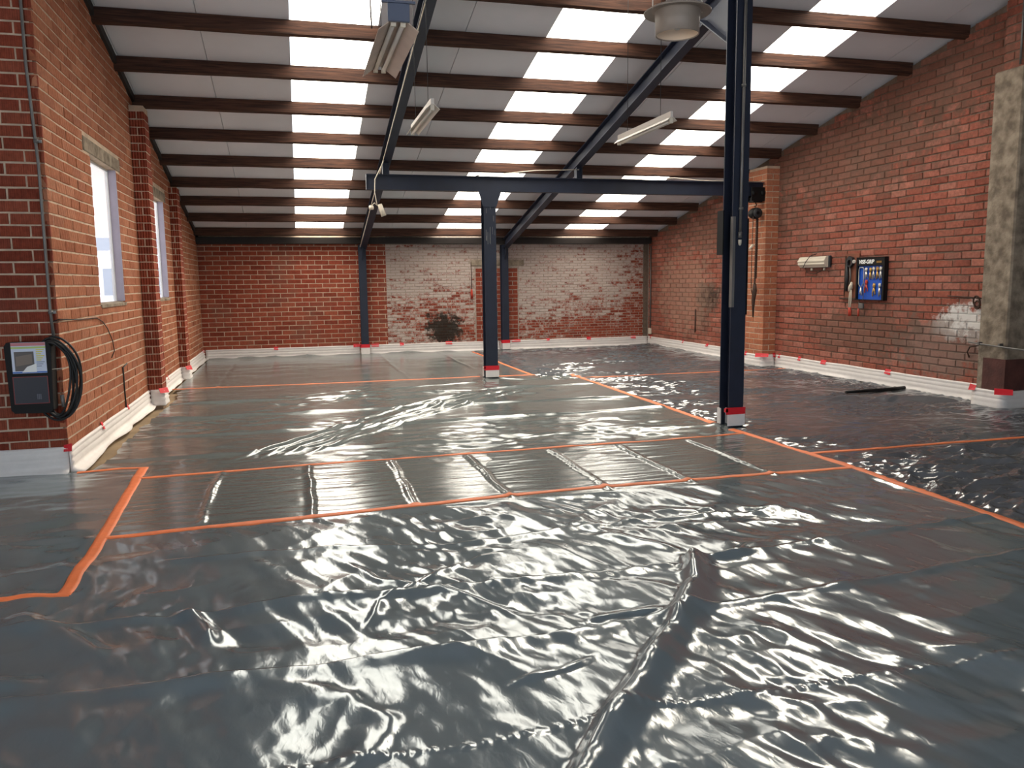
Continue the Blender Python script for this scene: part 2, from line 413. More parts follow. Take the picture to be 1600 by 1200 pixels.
# floor slab
mb = MB(); mb.box(-5.2, 11.5, -2.2, YB + 0.3, -0.25, -0.045)
tag(mb.build('floor', m_floor), kind='structure')

# left wall with two windows
LWIN = [(9.20, 10.47, 1.40, 2.94), (12.62, 13.97, 1.39, 2.92)]
lz = lambda u: zr(YRET + u) - 0.01
opsL = [(a - YRET, b - YRET, c, e) for (a, b, c, e) in LWIN]
wl = wall_body('wall_left', (XL, YRET + 0.03), (0, 1), (1, 0), YB - YRET - 0.03, lambda u: lz(u + 0.03), m_mortar, [(a - 0.03, b - 0.03, c, e) for (a, b, c, e) in opsL], thick=0.125)
opsB = opsL + [(a - YRET - 0.26, b - YRET + 0.22, e, e + 0.15) for (a, b, c, e) in LWIN]
lay(wl, (XL, YRET), (0, 1), (1, 0), YB - YRET, lz, m_brick_left, openings=opsB)
for i, (a, b, c, e) in enumerate(LWIN):
    mb = MB(); mb.bbox(XL - 0.1, XL + 0.006, a - 0.25, b + 0.2, e + 0.002, e + 0.145, 0.008)
    mb.build('lintel', m_conc, wl)
    mb = MB(); F_ = 0.024; xg = XL - 0.105
    mb.box(xg - 0.018, xg + 0.012, a, a + F_, c, e).box(xg - 0.018, xg + 0.012, b - F_, b, c, e)
    mb.box(xg - 0.018, xg + 0.012, a + F_, b - F_, c, c + F_).box(xg - 0.018, xg + 0.012, a + F_, b - F_, e - F_, e)
    win = tag(mb.build('window_%d' % (i + 1), m_white), kind='structure')
    mb = MB(); mb.box(xg - 0.004, xg + 0.004, a + F_, b - F_, c + F_, e - F_); mb.build('pane', m_film, win)
    mb = MB(); mb.prism([(XL - 0.09, c - 0.02), (XL + 0.012, c - 0.02), (XL + 0.012, c + 0.012), (XL - 0.09, c + 0.03)], 'Y', a, b); mb.build('window_sill', m_conc, win)
    mb = MB(); mb.box(XL - 0.092, XL - 0.006, b - 0.012, b - 0.001, c + 0.03, e).box(XL - 0.092, XL - 0.006, a + 0.001, a + 0.012, c + 0.03, e); mb.build('reveal', m_reveal, win)

# the wall at the left that faces the camera
wr = wall_body('wall_left_return', (-5.0, YRET), (1, 0), (0, -1), 5.0 + XL - 0.03, lambda u: zr(YRET) - 0.01, m_mortar, thick=0.28)
lay(wr, (-5.0, YRET), (1, 0), (0, -1), 5.0 + XL, lambda u: zr(YRET), m_brick_ret, off0=0.1)
# two brick piers on the left wall
def pier(name, x0, x1, y0, y1, zt, mat, faces, label_side):
    mb = MB(); b = 0.005
    mb.box(x0 + (b if 'L' in faces else 0), x1 - (b if 'R' in faces else 0), y0 + b, y1 - b, -0.05, zt)
    o = tag(mb.build(name, m_mortar), kind='structure')
    t = lambda u: zt
    lay(o, (x0, y0), (1, 0), (0, -1), x1 - x0, t, mat, bl=min(0.29, x1 - x0 - 0.002), off0=0.0, indiv=60)
    if 'R' in faces: lay(o, (x1, y0), (0, 1), (1, 0), y1 - y0, t, mat, indiv=60)
    if 'L' in faces: lay(o, (x0, y1), (0, -1), (-1, 0), y1 - y0, t, mat, indiv=60)
    return o
pier('trim_1', XL, -1.775, 11.53, 11.88, zp(11.88) - 0.02, m_brick_ret, 'R', '')
pier('trim_2', XL - 0.02, -1.825, 14.62, 14.97, zp(14.97) - 0.02, m_brick_ret, 'R', '')

# back wall: red new brick left, whitewashed old brick right
BT = zp(18.1) - 0.05
XS = 2.0
wb = wall_body('wall_back', (XL - 0.3, YB), (1, 0), (0, -1), XS - XL + 0.3, lambda u: BT + 0.3, m_mortar, thick=0.3)
lay(wb, (XL, YB), (1, 0), (0, -1), XS - XL, lambda u: BT + 0.05, m_brick_back)
DR = (4.06, 5.06, 1.97)                 # bricked-up doorway
wo = wall_body('wall_back_old', (XS, YB), (1, 0), (0, -1), XR - XS + 0.3, lambda u: BT + 0.3, m_mortar_old, thick=0.3)
lay(wo, (XS, YB), (1, 0), (0, -1), XR - XS - 0.14, lambda u: BT + 0.05, m_brick_old, bl=0.20, bh=0.051, jt=0.012, c=0.004, jit=0.003,
    openings=[(DR[0] - XS - 0.03, DR[1] - XS + 0.03, -1, DR[2]), (3.94 - XS, 5.22 - XS, DR[2], DR[2] + 0.135)])
lay(wo, (DR[0], YB), (1, 0), (0, -1), DR[1] - DR[0], lambda u: DR[2], m_brick_door, bl=0.24, indiv=80)
mb = MB(); mb.bbox(3.95, 5.21, YB - 0.014, YB + 0.05, DR[2], DR[2] + 0.125, 0.006); mb.build('lintel', m_conc, wo)
mb = MB(); mb.box(XR - 0.14, XR - 0.02, YB - 0.004, YB + 0.04, 0, BT); mb.build('render_strip', m_mortar_g, wo)

# right wall, seen along its length
rz = lambda u: zr(YB - u) - 0.05
wR = wall_body('wall_right', (XR, YB), (0, -1), (-1, 0), YB - 7.85, rz, m_mortar_g, thick=0.3, back=0.012)
lay(wR, (XR, YB), (0, -1), (-1, 0), YB - 8.0, rz, m_brick_right, c=0.007, jit=0.005)
pier('trim_3', 8.14, XR, 12.83, 13.42, zp(13.42) - 0.02, m_brick_pier, 'L', '')

# concrete pier at the right, with the maroon painted foot
mb = MB(); mb.bbox(8.14, XR + 0.6, 7.66, 8.08, -0.05, 3.98, 0.02)
cp = tag(mb.build('trim_4', m_conc), kind='structure')
mb = MB(); mb.box(8.135, XR + 0.6, 7.655, 7.98, 0.0, 0.60); mb.build('painted_foot', m_maroon, cp)
mb = MB(); mb.box(8.25, XR + 0.6, 7.72, 8.04, 3.98, zr(8.04) - 0.05)
up = tag(mb.build('trim_5', m_mortar_g), kind='structure')
lay(up, (8.24, 8.05), (0, -1), (-1, 0), 0.33, lambda u: zr(8.05), m_brick_right, z0=4.0, indiv=40)
lay(up, (8.24, 7.715), (1, 0), (0, -1), 0.76, lambda u: zr(7.72) - 0.05, m_brick_right, z0=4.0, indiv=40)
# walls of the front bay, beside and behind the photographer
def plain_wall(name, x0, x1, y0, y1, z0, z1, mat):
    mb = MB(); mb.box(x0, x1, y0, y1, z0, z1); return tag(mb.build(name, mat), kind='structure')
plain_wall('wall_right_front', 11.2, 11.5, -2.2, 7.7, -0.05, 6.9, m_conc)
plain_wall('wall_right_return', 9.0, 11.5, 7.66, 7.95, -0.05, 5.0, m_conc)
mb = MB(); mb.box(-5.2, -3.6, -2.5, -2.2, -0.05, 7.2).box(6.0, 11.5, -2.5, -2.2, -0.05, 7.2).box(-3.6, 6.0, -2.5, -2.2, 4.4, 7.2)   # wide open gateway behind the photographer
tag(mb.build('wall_front', m_conc), kind='structure')
mb = MB(); mb.box(-5.2, -5.0, -2.2, -0.5, -0.05, 6.9).box(-5.2, -5.0, 4.2, YRET, -0.05, 6.9).box(-5.2, -5.0, -0.5, 4.2, 3.4, 6.9)
tag(mb.build('wall_left_front', m_conc), kind='structure')

# ------------------------------------------------------------------ roof
ceil = empty('ceiling'); tag(ceil, kind='structure')
YF = -2.2
PT = 0.15
STRIPS = [(0.08, 1.06), (3.10, 4.14), (6.08, 7.0)]
edges = [(-5.2, -3.9), (-3.9, -2.9), (-2.9, -1.9), (-1.9, -0.9), (-0.9, STRIPS[0][0]), (STRIPS[0][1], 2.09), (2.09, STRIPS[1][0]), (STRIPS[1][1], 5.1), (5.1, STRIPS[2][0]), (STRIPS[2][1], 8.0), (8.0, 9.0), (9.0, 10.0), (10.0, 11.5)]
def roof_slab(x0, x1, y0, y1, off, th):
    mb = MB(); g = 0.004
    mb.prism([(y0, zr(y0) + off), (y1, zr(y1) + off), (y1, zr(y1) + off + th), (y0, zr(y0) + off + th)], 'X', x0 + g, x1 - g)
    return mb
for (a, b) in edges: roof_slab(a, b, YF, YB + 0.3, 0, PT).build('roof_panel', m_panel, ceil)
PY = [8.83, 9.80, 10.84, 11.86, 12.89, 13.91, 14.92, 15.90, 16.90, 17.88]
PY = [8.83 - 1.02 * k for k in range(10, 0, -1)] + PY
for (a, b) in STRIPS:
    for y0, y1 in zip(PY[:-1] , PY[1:]):
        if y0 < 7.5: roof_slab(a, b, y0, y1, PT - 0.02, 0.02).build('roof_panel', m_panel, ceil); continue
        roof_slab(a, b, y0, y1 if y1 < PY[-1] else YB + 0.3, PT - 0.006, 0.006).build('skylight_pane', m_sky, ceil)
    roof_slab(a, b, YF, PY[0], PT - 0.02, 0.02).build('roof_panel', m_panel, ceil)
ORD = ['tenth', 'ninth', 'eighth', 'seventh', 'sixth', 'fifth', 'fourth', 'third', 'second', 'first']
n_p = len(PY)
for i, y in enumerate(PY):
    if y < 6: continue
    k = n_p - 1 - i
    mb = MB(); x0, x1 = (XL + 0.0 if y > YRET else -5.0), (XR + 0.02 if y > 7.6 else 11.2)
    y = y - 0.065; z = zp(y); h = PH - 0.004; nx = 24; wd = 0.065
    rows = []
    for j in range(nx + 1):
        x = x0 + (x1 - x0) * j / nx; q = lambda s=0.004: random.uniform(-s, s)
        rows.append([(x, y + q(), z + q()), (x, y + wd + q(), z - G * wd + q()), (x, y + wd, z - G * wd + h), (x, y, z + h)])
    V = [p for r_ in rows for p in r_]; F = []
    for j in range(nx):
        for e in range(4): F.append((j*4+e, j*4+(e+1)%4, (j+1)*4+(e+1)%4, (j+1)*4+e))
    F += [(0, 3, 2, 1), (nx*4, nx*4+1, nx*4+2, nx*4+3)]
    mb.add(V, F)
    names = ['closest to the back wall', 'second from the back wall', 'third from the back wall', 'fourth from the back wall', 'fifth from the back wall', 'sixth from the back wall', 'seventh from the back wall', 'eighth from the back wall', 'ninth from the back wall', 'tenth from the back wall', 'eleventh from the back wall', 'twelfth from the back wall', 'thirteenth from the back wall']
    tag(mb.build('purlin', m_wood), 'dark brown timber roof purlin, ' + names[k], 'beam', 'timber roof purlins')
mb = MB(); mb.bbox(XL - 0.05, XR - 0.03, 18.08, YB + 0.02, 2.46, 2.60, 0.006)
tag(mb.build('wall_plate', m_plate), 'black timber wall plate lying along the top of the back wall', 'beam')
# dark edge boards where the roof meets the side walls
mb = MB(); mb.prism([(YRET, zr(YRET) - 0.10), (YB, zr(YB) - 0.10), (YB, zr(YB) - 0.005), (YRET, zr(YRET) - 0.005)], 'X', XL - 0.02, XL + 0.035)
tag(mb.build('trim_6', m_plate), kind='structure')

# ------------------------------------------------------------------ steel frame
def h_column(mb, cx, cy, w, dpt, z0, z1, tf=0.013, tw=0.009):
    mb.box(cx - w/2, cx + w/2, cy - dpt/2, cy - dpt/2 + tf, z0, z1)
    mb.box(cx - w/2, cx + w/2, cy + dpt/2 - tf, cy + dpt/2, z0, z1)
    mb.box(cx - tw/2, cx + tw/2, cy - dpt/2 + tf, cy + dpt/2 - tf, z0, z1)
def rafter(name, x0, x1, label, h=0.22, w=0.13):
    # I-section rafter under the purlins from the ridge side (y = 1) to the back wall
    root = empty(name, ((x0 + x1)/2, 9.0, zp(9.0)), label, 'steel beam', 'blue steel rafters')
    ya, yb = 1.0, 18.12
    def X(y): return x0 + (x1 - x0) * (y - 7.7) / (18.1 - 7.7)
    def slab(nm, w_, o0, o1):
        mb = MB(); P = []
        for y in (ya, yb):
            c = X(y); z = zp(y)
            P += [(c - w_/2, y, z - o1), (c + w_/2, y, z - o1), (c + w_/2, y, z - o0), (c - w_/2, y, z - o0)]
        mb.add(P, [(0,1,2,3),(7,6,5,4),(0,4,5,1),(1,5,6,2),(2,6,7,3),(3,7,4,0)]); mb.build(nm, m_blue, root)
    slab('top_flange', w, 0.010, 0.022); slab('web', 0.008, 0.022, h - 0.012); slab('bottom_flange', w, h - 0.012, h)
    return root
rafter('rafter', 1.46, 1.50, 'dark blue steel rafter above the left end of the crane beam')
rafter('rafter', 4.60, 4.72, 'dark blue steel rafter running from the tall front column to the back wall')
def back_col(cx, label):
    root = empty('steel_column', (cx, 18.17, 0), label, 'column', 'columns against the back wall')
    mb = MB(); h_column(mb, cx, 18.17, 0.16, 0.16, 0.0, 2.44); mb.build('shaft', m_blue, root)
    mb = MB(); mb.box(cx - 0.10, cx + 0.10, 18.07, 18.27, 0.0, 0.015); mb.build('base_plate', m_dark, root)
    mb = MB(); mb.prism([(18.09, 2.1), (18.09, 2.42), (17.86, 2.46)], 'X', cx - 0.01, cx + 0.01); mb.build('gusset', m_blue, root)
back_col(1.47, 'dark blue steel column against the red part of the back wall')
back_col(4.71, 'dark blue steel column in front of the bricked-up doorway')

FC = (4.52, 7.70)
root = empty('steel_column', (FC[0], FC[1], 0), 'tall dark blue steel column in the foreground with grey conduit', 'column')
mb = MB(); h_column(mb, FC[0], FC[1], 0.175, 0.20, 0.0, zp(7.7) - 0.22); mb.build('shaft', m_blue, root)
mb = MB(); mb.box(FC[0]-0.11, FC[0]+0.11, FC[1]-0.12, FC[1]+0.12, 0.0, 0.015); mb.build('base_plate', m_dark, root)
mb = MB(); x_ = FC[0]
mb.prism([(7.80, 4.02), (7.80, 4.60), (8.42, zp(8.42) - 0.22)], 'X', x_ - 0.006, x_ + 0.006); mb.build('gusset', m_blue, root)
mb = MB()
a, b = (7.80, 4.03), (8.42, zp(8.42) - 0.235); dx, dz = b[0]-a[0], b[1]-a[1]; ll = math.hypot(dx, dz); nx_, nz_ = dz/ll*0.012, -dx/ll*0.012
mb.prism([a, b, (b[0]+nx_, b[1]+nz_), (a[0]+nx_, a[1]+nz_)], 'X', x_ - 0.085, x_ + 0.085); mb.build('knee_brace', m_blue, root)
mb = MB(); mb.box(4.372, 4.384, 7.69, 7.81, 1.85, 2.31); mb.box(4.384, 4.432, 7.802, 7.81, 1.9, 2.25); mb.build('guard_plate', m_black, root)
mb = MB(); mb.box(4.432, 4.462, 7.588, 7.594, 1.30, 2.24).box(4.432, 4.437, 7.594, 7.64, 1.30, 2.24); mb.build('guard_angle', m_galv, root)
mb = MB(); mb.box(4.605, 4.612, 7.58, 7.66, 1.22, 2.22); mb.build('guard_plate', m_black, root)
# conduit on the column
root = empty('conduit', (4.515, 7.575, 2.0), 'grey conduit running down the face of the tall front column', 'conduit')
mb = MB(); mb.tube([(4.505, 7.572, 2.02), (4.51, 7.572, 2.8), (4.512, 7.572, 4.9)], 0.015, 10); mb.build('pipe', m_galv, root)
for z in (2.32, 3.55): mb = MB(); mb.lathe([(0.014, -0.012), (0.024, -0.012), (0.024, 0.012), (0.014, 0.012)], (4.508, 7.572, z), 14); mb.build('clamp', m_galv, root)
mb = MB(); mb.lathe([(0.0, -0.06), (0.012, -0.055), (0.018, -0.03), (0.018, 0.0), (0.0, 0.0)], (4.505, 7.572, 2.0), 12); mb.build('cable_gland', m_cream, root)
mb = MB(); mb.lathe([(0.0, -0.02), (0.02, -0.02), (0.02, 0.04), (0.0, 0.04)], (4.505, 7.572, 2.04), 12); mb.build('end_socket', m_galv, root)

# rear column under the crane beam
RC = (3.105, 12.96)
root = empty('steel_column', (RC[0], RC[1], 0), 'dark blue steel column with scuffed head carrying the crane beam', 'column')
mb = MB(); h_column(mb, RC[0], RC[1], 0.20, 0.20, 0.0, 3.04); mb.build('shaft', m_blue, root)
mb = MB(); mb.box(RC[0]-0.13, RC[0]+0.13, RC[1]-0.13, RC[1]+0.13, 0, 0.015); mb.build('base_plate', m_dark, root)
mb = MB(); mb.prism([(2.995, 2.80), (3.215, 2.80), (3.30, 3.045), (2.92, 3.045)], 'Y', 12.85, 12.858); mb.build('head_plate', m_blue, root)
mb = MB()
for q in range(14):
    z = random.uniform(2.2, 2.78); x = random.uniform(3.03, 3.19); mb.box(x, x + random.uniform(.003, .008), 12.8585, 12.8595, z, z + random.uniform(.05, .2))
mb.build('scuff_marks', m_galv, root)
# crane beam
root = empty('crane_beam', (4.6, 12.96, 3.05), 'long dark blue steel crane beam spanning from the left rafter to the right wall', 'steel beam')
mb = MB(); x0, x1 = 1.15, 8.20
mb.box(x0, x1, 12.90, 13.02, 3.05, 3.062); mb.build('bottom_flange', m_blue, root)
mb = MB(); mb.box(x0, x1, 12.90, 13.02, 3.275, 3.287); mb.build('top_flange', m_blue, root)
mb = MB(); mb.box(x0, x1, 12.955, 12.965, 3.062, 3.275); mb.build('web', m_blue, root)
for x in (1.46, 4.66): mb = MB(); mb.box(x - .05, x - .042, 12.9, 13.02, 3.287, zp(12.96) - 0.22).box(x + .042, x + .05, 12.9, 13.02, 3.287, zp(12.96) - 0.22).box(x - .042, x + .042, 12.955, 12.965, 3.287, zp(12.96) - 0.22); mb.build('hanger', m_blue, root)
mb = MB(); mb.box(1.15, 1.158, 12.90, 13.02, 3.062, 3.275); mb.build('end_plate', m_blue, root)

# ------------------------------------------------------------------ floor covering: plastic sheets, tape
_perm = np.random.default_rng(11).permutation(4096)
def perlin(x, y, seed=0):
    x = np.asarray(x, float) + seed * 37.17; y = np.asarray(y, float) + seed * 91.31
    xi = np.floor(x).astype(int); yi = np.floor(y).astype(int); xf = x - xi; yf = y - yi
    u = xf**3 * (xf*(xf*6-15)+10); v = yf**3 * (yf*(yf*6-15)+10)
    def g(ix, iy, dx, dy):
        h = _perm[(_perm[(ix + 2048) & 4095] + iy + 2048) & 4095] * (2*np.pi/4096)
        return np.cos(h)*dx + np.sin(h)*dy
    a = g(xi, yi, xf, yf); b = g(xi+1, yi, xf-1, yf); c = g(xi, yi+1, xf, yf-1); d_ = g(xi+1, yi+1, xf-1, yf-1)
    return (a*(1-u)+b*u)*(1-v) + (c*(1-u)+d_*u)*v
def ridged(x, y, seed=0): return np.clip(1 - 2.6*np.abs(perlin(x, y, seed)), 0, 1)**2
def sstep(a, b, t): t = np.clip((t-a)/(b-a), 0, 1); return t*t*(3-2*t)
def win(x, y, x0, x1, y0, y1, f=0.09): return sstep(x0, x0+f, x)*sstep(x1, x1-f, x)*sstep(y0, y0+f, y)*sstep(y1, y1-f, y)
def pdist(x, y, pts):
    best = np.full(np.shape(x), 1e9); tt = np.zeros(np.shape(x)); acc = 0; sg = np.zeros(np.shape(x))
    for (ax, ay), (bx, by) in zip(pts[:-1], pts[1:]):
        dx, dy = bx-ax, by-ay; L2 = dx*dx+dy*dy; t = np.clip(((x-ax)*dx+(y-ay)*dy)/L2, 0, 1)
        px, py = x-ax-t*dx, y-ay-t*dy; dd = np.hypot(px, py); k = dd < best
        best = np.where(k, dd, best); tt = np.where(k, acc + t*math.sqrt(L2), tt); sg = np.where(k, np.sign(px*dy-py*dx), sg); acc += math.sqrt(L2)
    return best, tt, acc, sg
def ridge(x, y, pts, amp, sig, endfade=0.25, wav=0.0, p=2, seed=3, sig2=None):
    d_, t, L_, s = pdist(x + wav*perlin(x*3, y*3, seed), y + wav*perlin(x*3, y*3, seed+1), pts)
    if sig2: sig = np.where(s > 0, sig, sig2)
    e = sstep(0, endfade, t)*sstep(L_, L_-endfade, t) if endfade > 0 else 1
    return amp*np.exp(-(d_/sig)**p)*e*(0.75+0.5*perlin(t*2.2, t*0, seed+2))
XT = 4.44; Y6, Y5, Y7, X2 = 5.53, 7.16, 13.1, -1.28
def HF(x, y):
    x = np.asarray(x, float); y = np.asarray(y, float)
    h = 0.016 + 0.006*perlin(x*0.9, y*0.9, 1) + 0.003*perlin(x*2.1, y*2.1, 2)
    wx = x + 0.10*perlin(x*1.7, y*1.7, 5); wy = y + 0.10*perlin(x*1.7, y*1.7, 6)
    # front sheet
    w1 = win(x, y, -9, XT, -9, Y6)
    m_ = 0.72 + 0.75*sstep(-0.15, 0.35, perlin(x*0.75, y*0.9, 7))
    # crests running into the depth and slightly across
    cu = wx*0.94 + wy*0.34; cv = -wx*0.34 + wy*0.94
    f = 0.0080*perlin(cu*5.2, cv*1.7, 8) + 0.0040*perlin(cu*10.5, cv*3.4, 9) + 0.0010*perlin(wx*22 + wy*6, wy*9, 14) + 0.013*perlin(wx*1.8, wy*2.1, 13)
    f += -0.016*np.abs(perlin(wx*2.1 + 0.5*wy, wy*2.6, 10)) - 0.008*np.abs(perlin(wx*5.0, wy*4.2 - 0.8*wx, 12))*sstep(-0.2, 0.25, perlin(x*1.1, y*1.1, 15))
    f = f*m_*1.6
    f += ridge(x, y, [(-5, 3.34), (-1.2, 3.32), (0.3, 3.27), (1.0, 3.28), (1.71, 3.36)], 0.030, 0.085, 0.05, 0.03, sig2=0.022)
    f += ridge(x, y, [(1.75, 3.36), (2.62, 3.42), (4.0, 3.56), (4.5, 3.6)], 0.016, 0.05, 0.06, 0.03, seed=21, sig2=0.018)
    f += ridge(x, y, [(-2, 4.06), (-0.07, 4.02), (1.05, 3.99), (2.05, 3.95)], 0.026, 0.06, 0.1, 0.03, seed=24, sig2=0.018)
    f += ridge(x, y, [(2.05, 3.97), (3.1, 4.08), (4.5, 4.20)], 0.018, 0.045, 0.1, 0.03, seed=27, sig2=0.016)
    f += ridge(x, y, [(-0.9, 4.88), (0.15, 4.81), (1.03, 4.68), (2.15, 4.79), (3.2, 4.8)], 0.020, 0.045, 0.3, 0.05, seed=30, sig2=0.02)
    f += ridge(x, y, [(2.17, 4.10), (1.94, 3.63), (1.73, 3.35), (1.33, 2.87), (1.05, 2.55), (0.7, 2.1), (0.4, 1.7)], 0.085, 0.045, 0.15, 0.012, seed=33, sig2=0.085)
    f += ridge(x, y, [(2.17, 4.12), (2.02, 4.35), (1.75, 4.62)], 0.024, 0.03, 0.2, 0.03, seed=36, sig2=0.06)
    f += ridge(x, y, [(2.1, 3.95), (2.45, 4.02), (2.75, 4.22)], 0.030, 0.06, 0.2, 0.03, seed=39, sig2=0.03)
    f += ridge(x, y, [(1.72, 3.36), (1.50, 3.42), (1.2, 3.38)], 0.020, 0.04, 0.15, 0.03, seed=40, sig2=0.02)
    f += ridge(x, y, [(-1.45, 4.25), (-1.1, 3.95), (-0.82, 3.55)], 0.045, 0.10, 0.2, 0.03, seed=42, sig2=0.06)
    f += ridge(x, y, [(-1.6, 3.75), (-1.3, 3.5), (-1.0, 3.42)], 0.030, 0.06, 0.2, 0.03, seed=43)
    f += ridge(x, y, [(-0.62, 4.15), (-0.48, 3.85), (-0.42, 3.6)], 0.026, 0.05, 0.15, 0.02, seed=45, sig2=0.03)
    f += ridge(x, y, [(-0.25, 3.25), (0.1, 3.05), (0.22, 2.8), (0.1, 2.5), (-0.05, 2.2)], 0.020, 0.07, 0.35, 0.10, seed=46, sig2=0.04)
    f += ridge(x, y, [(0.15, 4.6), (0.4, 4.2), (0.75, 3.9), (1.0, 3.5)], 0.018, 0.04, 0.3, 0.08, seed=48, sig2=0.02)
    f += ridge(x, y, [(0.2, 3.5), (0.35, 3.9), (0.8, 4.3), (1.2, 4.5)], 0.016, 0.035, 0.3, 0.08, seed=51, sig2=0.02)
    f += ridge(x, y, [(0.72, 2.9), (0.95, 2.95), (1.2, 3.05)], 0.018, 0.03, 0.15, 0.05, seed=52, sig2=0.02)
    f += ridge(x, y, [(-3, 2.72), (0.5, 2.54), (1.2, 2.60), (2.0, 2.58), (4.5, 2.5)], 0.005, 0.02, 0.1, 0.01, seed=54)
    sd, st, _, _ = pdist(x, y, [(-3, 2.72), (0.5, 2.54), (1.2, 2.60), (2.0, 2.58), (4.5, 2.5)])
    f += 0.0024*np.exp(-(sd/0.022)**2)*(np.sin(st*115 + 7*perlin(st*5, st*0, 57) + 60*sd) + 1.5*perlin(st*30, sd*60, 58))
    h += w1*f
    # left sheet
    h += win(x, y, -9, X2, 4.5, 7.5)*(0.008*perlin(wx*2.0, wy*3.4, 60) + 0.003*perlin(wx*5, wy*8, 61))
    # the band between the two long tapes
    w3 = win(x, y, X2, XT, Y6, Y5)
    f = 0.0026*perlin(wx*1.3 + 0.3*wy, wy*13, 63) + 0.0012*perlin(wx*3, wy*28, 64) + 0.003*ridged(wx*3, wy*3, 65)*sstep(0.0, 0.3, perlin(x*1.3, y*1.3, 66))
    for i, xj in enumerate((-0.68, 0.05, 0.77, 1.47, 2.26, 2.95, 3.70)):
        f += 0.013*np.exp(-((x - xj - 0.05*(y-6.3)*0 - 0.03*perlin(y*2, y*0 + i, 67))/0.026)**2)*(0.8 + 0.6*perlin(y*2, y*0 + i, 68))
    h += 1.4*w3*f
    # middle sheet
    w4 = win(x, y, -9, XT, Y5, Y7)
    m_ = 0.35 + 0.9*sstep(-0.1, 0.3, perlin(x*0.6, y*0.6, 70))
    f = (0.010*perlin(wx*1.6, wy*2.8, 71) - 0.014*np.abs(perlin(wx*1.7 + wy*0.6, wy*2.6, 72)) + 0.004*perlin(wx*4 + wy, wy*8, 73) - 0.006*np.abs(perlin(wx*4.5, wy*5.5, 69)))*m_*1.7
    for i, yj in enumerate((7.85, 9.0, 10.2, 11.5)):
        dd = y - yj - 0.02*x*((i % 2)*2-1) - 0.05*perlin(x*1.2, x*0 + i, 74)
        f += 0.030*np.exp(-(dd/np.where(dd < 0, 0.05, 0.018))**2)*(0.75+0.8*perlin(x*1.5, x*0+i, 75))
    for i, o_ in enumerate((-0.35, -0.12, 0.06, 0.3)):
        f += ridge(x, y, [(-0.3 + o_, 7.55), (0.95 + o_, 9.25), (2.0 + o_*1.5, 10.5), (3.0 + o_, 11.4)], 0.030, 0.022, 0.4, 0.06, seed=77 + 3*i, sig2=0.05)
    f += ridge(x, y, [(3.1, 13.0), (2.7, 12.4), (1.5, 12.1), (0.2, 12.0)], 0.016, 0.035, 0.2, 0.06, seed=95)
    f += ridge(x, y, [(3.15, 12.9), (3.6, 12.5), (4.2, 12.4)], 0.016, 0.035, 0.2, 0.06, seed=98)
    h += w4*f
    # back left sheet
    w5 = win(x, y, -9, 3.84, Y7, 18.4)
    f = 0.003*perlin(wx*1.5, wy*3, 100) + 0.0015*perlin(wx*4, wy*7, 101)
    for i, xj in enumerate((-1.22, -0.46, 0.2, 1.77, 3.10)):
        f += 0.016*np.exp(-((x - xj - 0.03*perlin(y, y*0 + i, 102))/0.022)**2)*(0.75 + 0.8*perlin(y*1.5, y*0 + i, 103))
    f += 0.05*sstep(0.4, 0.0, YB - y)*(0.5 + perlin(x*2.5, y*1.0, 104))
    h += w5*f
    # black sheets on the right
    w6 = win(x, y, 3.86, 99, 12.3, 18.4) + win(x, y, XT, 99, 6.2, 12.3) + win(x, y, XT, 99, -9, 6.16)
    m_ = 0.45 + 0.8*sstep(-0.15, 0.3, perlin(x*0.7, y*0.55, 110))
    f = (-0.034*np.abs(perlin(wx*2.4 + 0.6*wy, wy*3.0, 111)) - 0.016*np.abs(perlin(wx*3.4 + wy, wy*9.0, 112)) + 0.010*perlin(wx*2, wy*2.6, 113) + 0.005*perlin(wx*6, wy*17, 114))*m_*1.7 + 0.010 - 0.048*np.abs(perlin(wx*5 + 2*wy, wy*12, 117))*sstep(-0.1, 0.25, perlin(x*0.8, y*1.5, 118))
    f += 0.05*sstep(1.2, 0.0, XR - x)*sstep(14.5, 18.0, y)*(0.8 + perlin(x, y, 115))
    f += ridge(x, y, [(6.6, 8.95), (7.2, 8.75), (7.9, 8.5), (8.25, 8.25)], 0.07, 0.09, 0.3, 0.08, seed=116)
    f += ridge(x, y, [(5.4, 8.75), (6.2, 8.85), (7.0, 8.95)], 0.03, 0.06, 0.4, 0.08, seed=119)
    f += ridge(x, y, [(6.3, 9.0), (7.3, 9.35), (8.0, 9.5)], 0.045, 0.05, 0.3, 0.05, seed=122)
    f += win(x, y, XT, 99, 3.0, 6.16, 0.2)*(0.034*ridged(wx*2.2, wy*4.2, 125) - 0.030*np.abs(perlin(wx*5.5 + wy, wy*10, 126)) - 0.012*np.abs(perlin(wx*11 + wy*3, wy*17, 127)))
    h += w6*f
    return h
def lin(a, b, s): return np.linspace(a, b, max(2, int(round((b-a)/s))+1))
def cat(*a): return np.unique(np.round(np.concatenate(a), 5))
